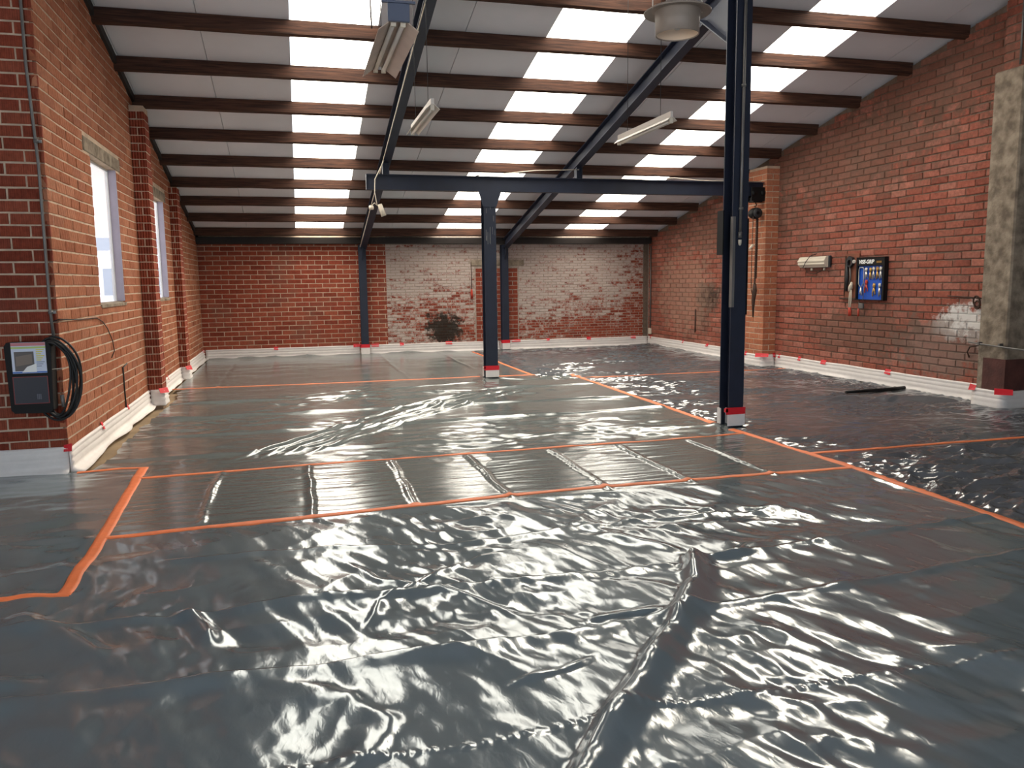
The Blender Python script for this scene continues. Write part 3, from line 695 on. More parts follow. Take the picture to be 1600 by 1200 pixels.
def sheet(name, xs, ys, mat, label, group, keep=None, warp=None):
    X_, Y_ = np.meshgrid(xs, ys)
    if warp: X_, Y_ = warp(X_.copy(), Y_.copy())
    Z_ = HF(X_, Y_)
    ny, nx = X_.shape; V = np.stack([X_, Y_, Z_], -1).reshape(-1, 3)
    idx = np.arange(nx*ny).reshape(ny, nx)
    Q = np.stack([idx[:-1, :-1], idx[:-1, 1:], idx[1:, 1:], idx[1:, :-1]], -1).reshape(-1, 4)
    if keep is not None:
        cx = (xs[:-1]+xs[1:])/2; cy = (ys[:-1]+ys[1:])/2; CX, CY = np.meshgrid(cx, cy); Q = Q[keep(CX, CY).reshape(-1)]
        used = np.zeros(len(V), bool); used[Q.reshape(-1)] = True; mp_ = np.cumsum(used) - 1; V = V[used]; Q = mp_[Q]
    me = bpy.data.meshes.new(name); me.vertices.add(len(V)); me.vertices.foreach_set('co', V.reshape(-1).astype(np.float32))
    me.loops.add(Q.size); me.loops.foreach_set('vertex_index', Q.reshape(-1).astype(np.int32))
    me.polygons.add(len(Q)); me.polygons.foreach_set('loop_start', np.arange(0, Q.size, 4, dtype=np.int32)); me.polygons.foreach_set('loop_total', np.full(len(Q), 4, np.int32))
    me.polygons.foreach_set('use_smooth', np.ones(len(Q), bool)); me.update(calc_edges=True); me.validate()
    return tag(link_mesh(name, me, mat), label, 'plastic sheet', group)
GS = 'plastic sheets covering the floor'
sheet('plastic_sheet', cat(lin(-4.6, -1.6, 0.05), lin(-1.6, XT, 0.0115)), cat(lin(1.0, 2.1, 0.03), lin(2.1, 4.5, 0.0105), lin(4.5, Y6, 0.0115)), m_sheet,
      'large wrinkled grey plastic sheet in the foreground with a long diagonal crease', GS, keep=lambda x, y: (y < 4.5) | (x > X2))
sheet('plastic_sheet', cat(lin(-4.6, -2.6, 0.06), lin(-2.6, X2, 0.016)), lin(4.5, 7.53, 0.016), m_sheet,
      'grey plastic sheet at the left edge below the black wall box', GS)
sheet('plastic_sheet', lin(X2, XT, 0.014), lin(Y6, Y5, 0.011), m_sheet_b, 'rippled grey plastic sheet laid as a band between two long orange tapes', GS)
def wleft(X_, Y_):
    t = sstep(-1.2, -1.9, X_); X_ = X_ + t*(0.12 + 0.16*perlin(Y_*1.1, Y_*0, 130) + 0.05*perlin(Y_*4, Y_*0, 131)); return X_, Y_
sheet('plastic_sheet', lin(-1.84, XT, 0.02), lin(Y5, Y7, 0.019), m_sheet_b, 'grey plastic sheet in the middle of the room with bright diagonal folds', GS, warp=wleft, keep=lambda x, y: (x > X2) | (y > 7.53))
sheet('plastic_sheet', lin(-1.84, 3.84, 0.03), lin(Y7, 18.22, 0.03), m_sheet_b, 'flat grey plastic sheet in front of the red back wall', GS)
sheet('plastic_sheet', lin(3.86, XR - 0.05, 0.026), lin(12.35, 18.22, 0.026), m_sheet_k, 'dark plastic sheet in the far right corner of the floor', GS,
      keep=lambda x, y: (y > 12.95) | (x > XT))
sheet('plastic_sheet', cat(lin(XT, XR - 0.05, 0.016)), lin(6.18, 12.35, 0.014), m_sheet_k, 'dark crumpled plastic sheet along the right wall behind the tall column', GS)
sheet('plastic_sheet', cat(lin(XT, 7.0, 0.012), lin(7.0, 11.0, 0.05)), cat(lin(1.0, 3.4, 0.05), lin(3.4, 6.18, 0.011)), m_sheet_k,
      'black crumpled plastic sheet at the right edge of the foreground', GS)

def tape(pts, wd, label, group='orange tapes on the floor', seed=1):
    P = [np.array(p, float) for p in pts]; S = []
    for a, b in zip(P[:-1], P[1:]):
        n_ = max(2, int(np.linalg.norm(b-a)/0.03)); S += [a + (b-a)*k/n_ for k in range(n_)]
    S.append(P[-1]); S = np.array(S)
    T = np.gradient(S, axis=0); T /= np.linalg.norm(T, axis=1)[:, None]; Nn = np.stack([-T[:, 1], T[:, 0]], 1)
    arc = np.concatenate([[0], np.cumsum(np.linalg.norm(np.diff(S, axis=0), axis=1))])
    S = S + Nn*(0.006*perlin(arc*2.5, arc*0, seed))[:, None]
    V = []; F = []; offs = (-0.5, -0.49, -0.2, 0.2, 0.49, 0.5)
    for i in range(len(S)):
        for o_ in offs:
            q = S[i] + Nn[i]*o_*wd*(1 + 0.08*perlin(arc[i]*9, 0, seed+5)); V.append((q[0], q[1], 0))
    V = np.array(V); V[:, 2] = HF(V[:, 0], V[:, 1]) + np.tile([-0.002, 0.004, 0.0048, 0.0048, 0.004, -0.002], len(S))
    k = len(offs)
    for i in range(len(S)-1):
        for j in range(k-1): F.append((i*k+j, i*k+j+1, (i+1)*k+j+1, (i+1)*k+j))
    me = bpy.data.meshes.new('floor_tape'); me.from_pydata([tuple(v) for v in V], [], F); me.polygons.foreach_set('use_smooth', [True]*len(F)); me.update()
    bm = bmesh.new(); bm.from_mesh(me); bmesh.ops.recalc_face_normals(bm, faces=bm.faces[:]); bm.to_mesh(me); bm.free()
    return tag(link_mesh('floor_tape', me, m_orange), label, 'tape', group)
tape([(4.50, 13.05), (4.45, 10.5), (4.42, 7.9)], 0.07, 'orange floor tape running from the rear right into the tall column')
tape([(4.41, 7.50), (4.46, 5.60), (4.42, 3.95), (4.42, 1.2)], 0.07, 'orange floor tape running from the tall column to the lower right corner', seed=2)
tape([(-1.36, 7.57), (-1.25, 5.43), (-1.235, 4.47)], 0.075, 'wide orange floor tape beside the left sheet, running towards the camera', seed=3)
tape([(-4.5, 4.60), (-1.55, 4.53), (-1.20, 4.49)], 0.06, 'orange floor tape cut off by the left edge of the photo', seed=4)
tape([(-1.88, 7.50), (-1.34, 7.555)], 0.05, 'short orange floor tape ending at the left wall corner', seed=5)
tape([(-1.33, 7.10), (1.01, 7.19), (3.23, 7.19), (4.40, 7.25)], 0.055, 'orange floor tape on the far side of the rippled band', seed=6)
tape([(-1.25, 5.43), (0.54, 5.57), (2.03, 5.66), (4.47, 5.62)], 0.062, 'orange floor tape on the near side of the rippled band', seed=7)
tape([(-1.9, 13.2), (0.32, 13.1), (1.97, 13.1), (2.95, 13.12)], 0.05, 'faint orange floor tape from the left wall to the scuffed column', seed=8)
tape([(3.25, 13.06), (4.15, 12.98)], 0.06, 'short orange floor tape just right of the scuffed column', seed=9)
tape([(3.87, 17.9), (3.84, 15.0), (3.83, 12.95)], 0.055, 'orange floor tape running from the bricked-up doorway towards the scuffed column', seed=10)
tape([(4.48, 12.40), (5.2, 12.32), (6.84, 12.3), (8.3, 12.35)], 0.045, 'thin orange floor tape crossing behind the tall column to the right pier', seed=11)
tape([(4.46, 6.20), (6.85, 6.18), (9.0, 6.17)], 0.055, 'orange floor tape leaving the right edge of the photo', seed=12)

# ------------------------------------------------------------------ white foam strips along the walls, red tape
def foam(path, label, tabs=(), h=0.215, seed=1, flare=0.04, closed=False, group='white foam strips along the foot of the walls', name='foam_strip'):
    P = [np.array(p, float) for p in path]; S = []; NN = []
    for a, b in zip(P[:-1], P[1:]):
        t = (b-a)/np.linalg.norm(b-a); n_ = np.array([t[1], -t[0]])      # strip lies to the right of the walking direction
        k = max(1, int(np.linalg.norm(b-a)/0.06))
        for i in range(k + 1):
            q = a + (b-a)*i/k
            if i == 0 and S: NN[-1] = (NN[-1] + n_); NN[-1] = NN[-1]/max(0.5, NN[-1] @ n_) ; continue
            S.append(q); NN.append(n_.copy())
    S = np.array(S); NN = np.array(NN)
    arc = np.concatenate([[0], np.cumsum(np.linalg.norm(np.diff(S, axis=0), axis=1))])
    prof = [(0.006, 1.0), (0.018, 0.99), (0.028, 0.93), (0.018, 0.84), (0.017, 0.78), (0.031, 0.68), (0.020, 0.58), (0.020, 0.52), (0.035, 0.42), (0.024, 0.31), (0.03, 0.2), (0.03 + flare*0.35, 0.1), (0.032 + flare, 0.035), (0.028 + flare, 0.0), (0.006, 0.0)]
    V = []; F = []; m_ = len(prof)
    for i in range(len(S)):
        hh = h*(1 + 0.05*perlin(arc[i]*1.3, 0, seed)); fl_ = 1 + 0.7*perlin(arc[i]*1.6, 0, seed+3)
        for (o_, z) in prof:
            oo = o_ if z > 0.15 or o_ < 0.01 else o_*fl_
            q = S[i] + NN[i]*oo; V.append((q[0], q[1], z*hh + 0.004))
    for i in range(len(S)-1):
        for j in range(m_-1): F.append((i*m_+j, i*m_+j+1, (i+1)*m_+j+1, (i+1)*m_+j))
    F += [tuple(range(m_)), tuple((len(S)-1)*m_ + j for j in range(m_))[::-1]]
    mb = MB(); mb.add(V, F, True); o = tag(mb.build(name, m_foam), label, 'foam strip', group)
    for (u, sz) in tabs:
        i = int(np.argmin(np.abs(arc - u))); t = np.array([-NN[i][1], NN[i][0]]); q = S[i]
        mb = MB(); V2 = []; w_ = sz*random.uniform(0.8, 1.2); z0 = h - 0.035; z1 = h + 0.03
        for (s_, z, o_) in ((-w_/2, z0, 0.036), (w_/2, z0 + random.uniform(-.015, .015), 0.036), (w_/2, z1, 0.010), (-w_/2, z1 + random.uniform(-.015, .015), 0.010)):
            for oo in (o_, o_ - 0.004): qq = q + t*s_ + NN[i]*oo; V2.append((qq[0], qq[1], z))
        mb.add(V2, [(0,2,4,6),(7,5,3,1),(0,1,3,2),(2,3,5,4),(4,5,7,6),(6,7,1,0)]); mb.build('red_tape_tab', m_redt, o)
    return o
foam([(-4.9, YRET), (XL - 0.0, YRET)], 'white foam strip under the black wall box', [(2.93, 0.06)], h=0.23)
foam([(XL, YRET - 0.02), (XL, 11.50)], 'white foam strip along the sunlit left wall between corner and first pier', [(1.2, 0.07), (2.5, 0.05)], seed=2, flare=0.07)
foam([(XL + 0.03, 11.53), (-1.775, 11.53), (-1.775, 11.86)], 'white foam strip wrapped round the foot of the nearer left pier', [(0.13, 0.10)], seed=3, flare=0.0)
foam([(XL, 11.90), (XL, 14.60)], 'white foam strip on the left wall between the two piers', [(1.2, 0.05)], seed=4)
foam([(XL + 0.01, 14.62), (-1.825, 14.62), (-1.825, 14.95)], 'white foam strip wrapped round the foot of the farther left pier', [(0.10, 0.10)], seed=5, flare=0.0)
foam([(XL, 14.99), (XL, YB - 0.02)], 'white foam strip on the left wall beyond the second pier', [(3.1, 0.06)], seed=6)
foam([(XL + 0.05, YB), (1.36, YB)], 'white foam strip along the red part of the back wall', [(1.45, 0.08), (3.2, 0.16)], seed=7, flare=0.03)
foam([(1.58, YB), (4.60, YB)], 'white foam strip at the back wall between the two blue columns', [(0.1, 0.16), (0.75, 0.10), (1.8, 0.14)], seed=8, flare=0.03)
foam([(4.82, YB), (8.36, YB)], 'white foam strip at the back wall right of the doorway column', [(0.2, 0.2), (0.95, 0.08), (2.0, 0.12), (3.2, 0.12)], seed=9, flare=0.03)
foam([(XR, YB - 0.02), (XR, 13.43)], 'white foam strip on the right wall beyond the brick pier', [(0.2, 0.05), (1.9, 0.06), (3.0, 0.10)], seed=10, flare=0.03)
foam([(8.385, 13.42), (8.14, 13.42), (8.14, 12.83), (8.385, 12.83)], 'white foam strip wrapped round the brick pier on the right wall', [(0.3, 0.05), (0.82, 0.14), (1.05, 0.08)], seed=11, flare=0.0)
foam([(XR, 12.78), (XR, 8.10)], 'long white foam strip on the right wall under the tool board', [(0.12, 0.06), (0.75, 0.09), (1.4, 0.12), (2.9, 0.12)], seed=12, flare=0.02)
foam([(8.14, 8.10), (8.14, 7.66), (9.9, 7.66)], 'white foam strip wrapped round the concrete pier', [(0.03, 0.10), (0.45, 0.14)], seed=13, flare=0.0)
def wrap(cx, cy, w_, d_, label, h=0.2):
    root = empty('foam_wrap', (cx, cy, 0.0), label, 'foam wrap', 'white foam wraps on column feet')
    t = 0.010; g = 0.004; mb = MB()
    mb.box(cx-w_/2-g-t, cx+w_/2+g+t, cy-d_/2-g-t, cy-d_/2-g, 0.03, h); mb.box(cx-w_/2-g-t, cx+w_/2+g+t, cy+d_/2+g, cy+d_/2+g+t, 0.03, h)
    mb.box(cx-w_/2-g-t, cx-w_/2-g+0.002, cy+d_/2-0.05, cy+d_/2+g, 0.03, h); mb.box(cx+w_/2+g-0.002, cx+w_/2+g+t, cy-d_/2-g, cy+d_/2+g, 0.03, h)
    mb.box(cx-0.02, cx-0.008, cy-d_/2-g, cy+d_/2+g, 0.03, h)
    mb.build('foam', m_foam, root)
    mb = MB(); mb.box(cx-w_/2-g-t-0.025, cx+w_/2+g+t+0.003, cy-d_/2-g-t-0.003, cy-d_/2-g-t, h-0.045, h+0.03); mb.box(cx-w_/2-g-t-0.028, cx-w_/2-g-t-0.0, cy-d_/2-g-t-0.003, cy-d_/2+0.02, h-0.02, h+0.02); mb.build('red_tape_band', m_redt, root)
wrap(FC[0], FC[1], 0.175, 0.20, 'white foam wrapped round the foot of the tall front column')
wrap(RC[0], RC[1], 0.20, 0.20, 'white foam wrapped round the foot of the scuffed column', h=0.19)
wrap(1.47, 18.17, 0.16, 0.16, 'white foam wrapped round the foot of the left back-wall column', h=0.22)
wrap(4.71, 18.17, 0.16, 0.16, 'white foam wrapped round the foot of the column by the doorway', h=0.22)

# ------------------------------------------------------------------ wall box with leaflet and coiled cable, on the left
yb_ = YRET - 0.012
root = empty('wall_box', (-2.16, yb_, 0.56), 'black wall box with a colour leaflet, hung on the dark brick wall at left', 'wall box')
mb = MB(); bx0, bx1, bz0, bz1, byf = -2.33, -1.98, 0.56, 1.15, 7.43
poly = [(bx0 + 0.015, bz0 + 0.03), (bx0 + 0.04, bz0), (bx1 - 0.05, bz0 - 0.005), (bx1 - 0.02, bz0 + 0.02), (bx1, bz1 - 0.04), (bx1 - 0.02, bz1 - 0.005), (bx0 + 0.02, bz1), (bx0, bz1 - 0.03)]
mb.prism(poly, 'Y', byf, yb_); mb.build('housing', m_black, root)
mb = MB(); mb.prism([(p[0]*0.985 - 0.032, p[1]*0.99 + 0.008) for p in poly], 'Y', byf - 0.008, byf); mb.build('front_cover', m_black, root)
lf = MB(); lx0, lx1, lz0, lz1 = -2.275, -2.02, 0.895, 1.150
lf.box(lx0, lx1, byf - 0.012, byf - 0.0085, lz0, lz1)
lo = lf.build('leaflet', simple('leaflet_pale', srgb(206, 214, 232), 0.35), root)
def pr(name, x0, x1, z0, z1, col, k=1, slope=0.0):
    q = MB(); y1 = byf - 0.012; y0 = y1 - 0.0008*k
    q.add([(x0, y0, z0), (x1, y0, z0 + slope), (x1, y0, z1 + slope), (x0, y0, z1), (x0, y1, z0), (x1, y1, z0 + slope), (x1, y1, z1 + slope), (x0, y1, z1)],
          [(0,1,2,3),(7,6,5,4),(0,4,5,1),(1,5,6,2),(2,6,7,3),(3,7,4,0)])
    q.build(name, simple('print_%d_%d_%d' % tuple(int(c*255) for c in col[:3]), col, 0.4), lo)
pr('printed_photo', lx0 + 0.02, lx0 + 0.165, lz0 + 0.02, lz0 + 0.18, srgb(92, 86, 84)); pr('printed_photo', lx0 + 0.03, lx0 + 0.15, lz0 + 0.06, lz0 + 0.14, srgb(122, 108, 98), 2, 0.02)
q = MB(); y_ = byf - 0.0145; q.prism([(lx0 + 0.07, lz0 + 0.008), (lx0 + 0.18, lz0 + 0.01), (lx0 + 0.18, lz0 + 0.08), (lx0 + 0.11, lz0 + 0.055)], 'Y', y_ - 0.0006, y_); q.build('printed_car', m_white, lo)
pr('printed_band', lx0, lx1, lz1 - 0.028, lz1 - 0.002, srgb(196, 120, 124)); pr('printed_band', lx0, lx1, lz1 - 0.05, lz1 - 0.034, srgb(178, 200, 120)); pr('printed_band', lx0, lx1, lz0 + 0.002, lz0 + 0.014, srgb(60, 110, 190))
for k in range(9): pr('printed_line', lx0 + 0.182, lx1 - 0.012 - 0.012*(k % 3), lz0 + 0.19 - 0.017*k, lz0 + 0.198 - 0.017*k, srgb(214, 206, 96) if k < 6 else srgb(140, 150, 170))
pn = MB(); px0, px1, pz0, pz1 = -2.275, -2.025, 0.645, 0.862
pn.box(px0, px1, byf - 0.013, byf - 0.0085, pz0, pz1); po = pn.build('display_panel', simple('display_navy', srgb(34, 37, 50), 0.3), root)
fr = MB(); t_ = 0.006
for (a0, a1, b0, b1) in ((px0 - t_, px1 + t_, pz0 - t_, pz0), (px0 - t_, px1 + t_, pz1, pz1 + t_), (px0 - t_, px0, pz0, pz1), (px1, px1 + t_, pz0, pz1)): fr.box(a0, a1, byf - 0.014, byf - 0.0085, b0, b1)
fr.build('red_outline', simple('outline_red', srgb(120, 36, 38), 0.4), po)
fr = MB()
for k in range(3): fr.box(px0 + 0.165 + 0.012*k, px0 + 0.172 + 0.012*k, byf - 0.0142, byf - 0.013, pz0 + 0.03, pz0 + 0.075)
fr.build('panel_marks', simple('mark_grey', srgb(90, 92, 104), 0.4), po)
ck = empty('cable_coil', (-1.98, 7.47, 1.16), 'thick coil of black cable hanging beside the black wall box', 'cable')
for k in range(9):
    rx, rz = 0.135 + 0.010*(k % 5) + random.uniform(-.008, .008), 0.31 + 0.012*(k % 4); cx = -1.985 + random.uniform(-.015, .02) + (0.022 if k in (2, 7) else 0); cz = 0.83 + random.uniform(-.02, .012); cy = 7.455 + 0.010*k
    pts = [(cx + rx*math.cos(t) + 0.012*math.sin(2*t + k), cy + 0.012*math.sin(3*t + k), cz + rz*math.sin(t) + 0.01*math.cos(3*t)) for t in np.linspace(0, 2*math.pi, 49)]
    mb = MB(); mb.tube(pts, 0.0095, 8, cap=False); mb.build('cable_loop', m_rubber, ck)
mb = MB(); mb.tube([(-1.99, 7.435, 0.92), (-1.94, 7.43, 0.925), (-1.88, 7.45, 0.93)], 0.003, 6); mb.build('cable_tie', m_cream, ck)
mb = MB(); mb.tube([(-1.925, 7.44, 0.60), (-1.93, 7.44, 0.70)], [0.012, 0.016], 10); mb.build('cable_plug', m_galv, ck)
# conduit feeding the box
root = empty('conduit', (-2.0, 7.55, 1.2), 'thin grey conduit going up the dark brick wall above the wall box', 'conduit')
mb = MB(); mb.tube([(-1.985, 7.553, 1.17), (-1.995, 7.553, 1.4), (-1.99, 7.553, 2.6), (-2.02, 7.553, 3.4), (-2.015, 7.553, 4.9)], 0.012, 10); mb.build('pipe', m_galv, root)
for z in (1.39, 2.79, 4.0): mb = MB(); mb.lathe([(0.011, -0.014), (0.02, -0.014), (0.02, 0.014), (0.011, 0.014)], (-1.993, 7.553, z), 12); mb.box(-1.98, -1.955, 7.55, 7.575, z - .012, z + .012); mb.build('clamp', m_galv, root)
mb = MB()
pts = [(-1.99, 7.565, 1.31), (XL + 0.012, 7.575, 1.33), (XL + 0.012, 8.2, 1.30), (XL + 0.012, 8.9, 1.29), (XL + 0.012, 9.15, 1.24), (XL + 0.012, 9.35, 1.16), (XL + 0.012, 9.55, 1.02), (XL + 0.012, 9.6, 0.9), (XL + 0.012, 9.45, 0.84)]
mb.tube(pts, 0.005, 6); tag(mb.build('wire', m_rubber), 'thin black wire sagging across the sunlit left wall', 'wire')
mb = MB(); mb.tube([(XL + 0.03, 10.12, 0.71), (XL + 0.012, 9.98, 0.68), (XL + 0.012, 9.98, 0.42), (XL + 0.012, 10.0, 0.2)], 0.009, 6)
tag(mb.build('cable', m_rubber), 'short black cable stub rising from the foam strip on the left wall', 'cable')

# ------------------------------------------------------------------ lamps
# bell lamp
LB = (2.83, 5.70, 3.565)
root = empty('pendant_lamp', (LB[0], LB[1], 3.40), 'taupe enamel factory lamp with wide brim, hanging beside the tall column', 'lamp')
mb = MB(); mb.lathe([(0.165, 0.0), (0.20, 0.012), (0.245, -0.012), (0.248, -0.004), (0.20, 0.022), (0.12, 0.05)], LB, 40); mb.build('brim', m_enamel, root)
mb = MB(); mb.lathe([(0.166, 0.0), (0.163, -0.06), (0.160, -0.165), (0.156, -0.167), (0.154, -0.16), (0.158, -0.02)], LB, 40); mb.build('shade', m_enamel, root)
mb = MB(); mb.lathe([(0.153, -0.158), (0.15, -0.06), (0.11, 0.0), (0.03, 0.02), (0.0, 0.02)], LB, 40); mb.build('reflector', simple('lamp_reflector', srgb(236, 214, 190), 0.35), root)
mb = MB(); mb.lathe([(0.0, -0.13), (0.02, -0.127), (0.035, -0.105), (0.038, -0.07), (0.03, -0.03), (0.022, 0.02)], LB, 20); mb.build('bulb', m_wtube, root)
mb = MB(); mb.lathe([(0.0, 0.2), (0.07, 0.2), (0.085, 0.16), (0.085, 0.07), (0.12, 0.05)], LB, 24); mb.build('housing', m_enamel, root)
mb = MB(); mb.tube([(LB[0], LB[1], LB[2] + 0.2), (LB[0], LB[1], zr(5.7))], 0.008, 8); mb.build('rod', m_galv, root)
for s_ in (-1, 1): mb = MB(); mb.tube([(LB[0] + 0.2*s_, LB[1], LB[2] + 0.01), (LB[0] + 0.2*s_, LB[1], LB[2] + 0.09), (LB[0] + 0.07*s_, LB[1], LB[2] + 0.17)], 0.005, 6); mb.build('bracket', m_wtube, root)

def tube_light(x, y0, y1, z, half, depth, label, ends=True, big=False, tilt=0.0):
    root = empty('fluorescent_light', (x, (y0+y1)/2, z), label, 'lamp', 'hanging fluorescent lights')
    t = 0.004
    def wing(sx, nm):
        mb = MB(); P = []
        for y in (y0, y1):
            for (dx, dz) in ((half*0.22, depth), (half, 0.0), (half - t*0.5, -t), (half*0.18, depth - t)): P.append((x + sx*dx + 0, y, z + dz + tilt*sx*dx))
        mb.add(P, [(0,1,2,3),(7,6,5,4),(0,4,5,1),(1,5,6,2),(2,6,7,3),(3,7,4,0)]); mb.build(nm, m_wtube if not big else m_enamel_l, root)
    wing(-1, 'reflector_wing'); wing(1, 'reflector_wing')
    mb = MB(); mb.box(x - half*0.24, x + half*0.24, y0 + 0.01, y1 - 0.01, z + depth - 0.002, z + depth + 0.05); mb.build('tray', m_wtube if not big else m_enamel_l, root)
    for s_ in ((-0.3, 0.3) if big else (0.0,)):
        mb = MB(); mb.tube([(x + s_*half*0.8, y0 + 0.04, z + depth - 0.035), (x + s_*half*0.8, y1 - 0.04, z + depth - 0.035)], 0.013 if not big else 0.016, 12); tb = mb.build('lamp_tube', m_wtube, root)
        for yy in (y0 + 0.03, y1 - 0.03): mb = MB(); mb.box(x + s_*half*0.8 - .018, x + s_*half*0.8 + .018, yy - .012, yy + .012, z + depth - .055, z + depth); mb.build('lamp_holder', m_cream, root)
    for yy in (y0 + 0.25, y1 - 0.25):
        mb = MB(); mb.tube([(x, yy, z + depth + 0.05), (x, yy, zr(yy))], 0.003, 5); mb.build('hanging_wire', m_dark, root)
    return root
m_enamel_l = simple('enamel_dusty', srgb(186, 168, 156), 0.55, var=0.08, vs=5)
tube_light(1.275, 7.40, 8.70, 3.15, 0.065, 0.045, 'white fluorescent batten hanging right of the left steel rafter')
tube_light(3.445, 7.02, 8.31, 3.06, 0.05, 0.035, 'white fluorescent batten hanging left of the tall front column')
rt = tube_light(0.775, 5.80, 7.12, 3.33, 0.14, 0.085, 'large dusty fluorescent light with two wide wings near the top of the photo', big=True)
mb = MB(); mb.bbox(0.70, 0.85, 5.77, 5.80, 3.38, 3.50, 0.004); mb.box(0.66, 0.89, 5.765, 5.79, 3.50, 3.515); mb.build('end_bracket', simple('bracket_grey_blue', srgb(84, 92, 112), 0.5), rt)
mb = MB(); mb.tube([(0.60, 5.9, 3.36), (0.59, 5.9, 3.8), (0.57, 5.9, zr(5.9))], [0.006, 0.005, 0.006], 6); mb.build('chain', m_rust, rt)

# pendant switch hanging off the crane beam
root = empty('pendant_switch', (1.30, 12.87, 2.77), 'cream pendant switch and socket hanging on a cable below the crane beam', 'switch')
mb = MB(); mb.tube([(1.44, 12.86, 3.52), (1.36, 12.86, 3.35), (1.28, 12.86, 3.2), (1.27, 12.86, 3.0), (1.30, 12.86, 2.80)], 0.008, 8); mb.build('cable', m_cream, root)
mb = MB(); mb.tube([(1.34, 12.86, 2.82), (1.40, 12.86, 2.64)], [0.035, 0.042], 8); mb.build('switch_body', m_cream, root)
mb = MB(); mb.tube([(1.30, 12.86, 2.80), (1.26, 12.86, 2.84), (1.22, 12.86, 2.80)], 0.006, 6); mb.build('lead', m_cream, root)
mb = MB(); mb.lathe([(0.0, 0.03), (0.03, 0.03), (0.04, 0.0), (0.038, -0.03), (0.0, -0.04)], (1.21, 12.86, 2.77), 14); mb.build('socket', m_cream, root)
mb = MB(); mb.tube([(4.66, 12.93, 3.43), (3.9, 12.93, 3.40), (3.3, 12.93, 3.33), (2.9, 12.93, 3.295)], 0.008, 6); tag(mb.build('cable', m_cream), 'pale cable sagging from the right rafter to the crane beam', 'cable')
mb = MB(); mb.tube([(4.9, 12.93, 3.296), (5.8, 12.92, 3.297), (6.4, 12.92, 3.33), (6.9, 12.93, 3.297), (8.1, 12.93, 3.30)], 0.007, 6); tag(mb.build('cable', m_cream), 'pale cable lying along the right half of the crane beam', 'cable')
for (x, o_) in ((1.415, 0), ):
    mb = MB(); mb.tube([(x, yy, zp(yy) - 0.225) for yy in (6.0, 9.0, 12.8, 17.9)], 0.007, 6); tag(mb.build('cable', m_cream), 'pale cable clipped along the underside of the left rafter', 'cable')

# chain hoist at the right end of the crane beam
hx = 8.0
root = empty('chain_hoist', (hx, 12.96, 2.7), 'black chain hoist hanging from the right end of the crane beam', 'hoist')
mb = MB(); mb.bbox(hx - 0.13, hx + 0.16, 12.875, 12.895, 2.96, 3.20, 0.006); mb.bbox(hx - 0.13, hx + 0.16, 13.025, 13.045, 2.96, 3.20, 0.006); mb.bbox(hx - 0.09, hx + 0.1, 12.88, 13.04, 2.94, 3.03, 0.006)
for xx in (-0.08, 0.1): mb.lathe([(0.0, -0.02), (0.045, -0.02), (0.045, 0.0), (0.0, 0.0)], (hx + xx, 12.876, 3.10), 16, 'Y')
mb.build('trolley', m_black, root)
mb = MB(); mb.tube([(hx, 12.96, 2.95), (hx + 0.025, 12.96, 2.90), (hx, 12.96, 2.86), (hx - 0.02, 12.96, 2.88)], 0.01, 8); mb.build('hook', m_rust, root)
mb = MB(); mb.lathe([(0.0, -0.09), (0.07, -0.09), (0.095, -0.07), (0.10, -0.02), (0.10, 0.04), (0.085, 0.09), (0.0, 0.09)], (hx, 12.96, 2.75), 20, 'Y'); mb.build('gear_housing', m_black, root)
mb = MB(); mb.lathe([(0.03, -0.012), (0.085, -0.012), (0.085, 0.0), (0.03, 0.0)], (hx, 12.87, 2.75), 20, 'Y'); mb.build('hand_wheel', m_dark, root)
def chain(nm, pts, r, mat, par):
    P = [np.array(p) for p in pts]; S = []
    for a, b in zip(P[:-1], P[1:]):
        n_ = max(2, int(np.linalg.norm(b-a)/0.02)); S += [a + (b-a)*k/n_ for k in range(n_)]
    S.append(P[-1]); mb = MB(); mb.tube([tuple(p) for p in S], [r*(1.0 if k % 2 else 0.55) for k in range(len(S))], 6); mb.build(nm, mat, par)
chain('load_chain', [(hx + 0.03, 12.94, 2.66), (hx + 0.02, 12.94, 1.7), (hx + 0.015, 12.94, 1.45)], 0.022, m_rust, root)
chain('load_chain', [(hx + 0.055, 12.95, 2.66), (hx + 0.05, 12.95, 1.6)], 0.016, m_rust, root)
chain('hand_chain', [(hx - 0.07, 12.90, 2.70), (hx - 0.08, 12.90, 2.0), (hx - 0.075, 12.90, 1.4), (hx - 0.02, 12.90, 1.22), (hx + 0.0, 12.90, 1.2)], 0.009, m_rust, root)
mb = MB(); mb.tube([(hx + 0.02, 12.94, 1.5), (hx + 0.02, 12.94, 1.38), (hx + 0.0, 12.94, 1.22), (hx + 0.0, 12.94, 0.9)], [0.03, 0.045, 0.035, 0.012], 10); mb.build('chain_bundle', m_rust, root)
mb = MB(); mb.tube([(hx - 0.13, 12.90, 2.12), (hx - 0.06, 12.90, 2.19)], [0.02, 0.028], 8); mb.build('limit_tag', m_cream, root)

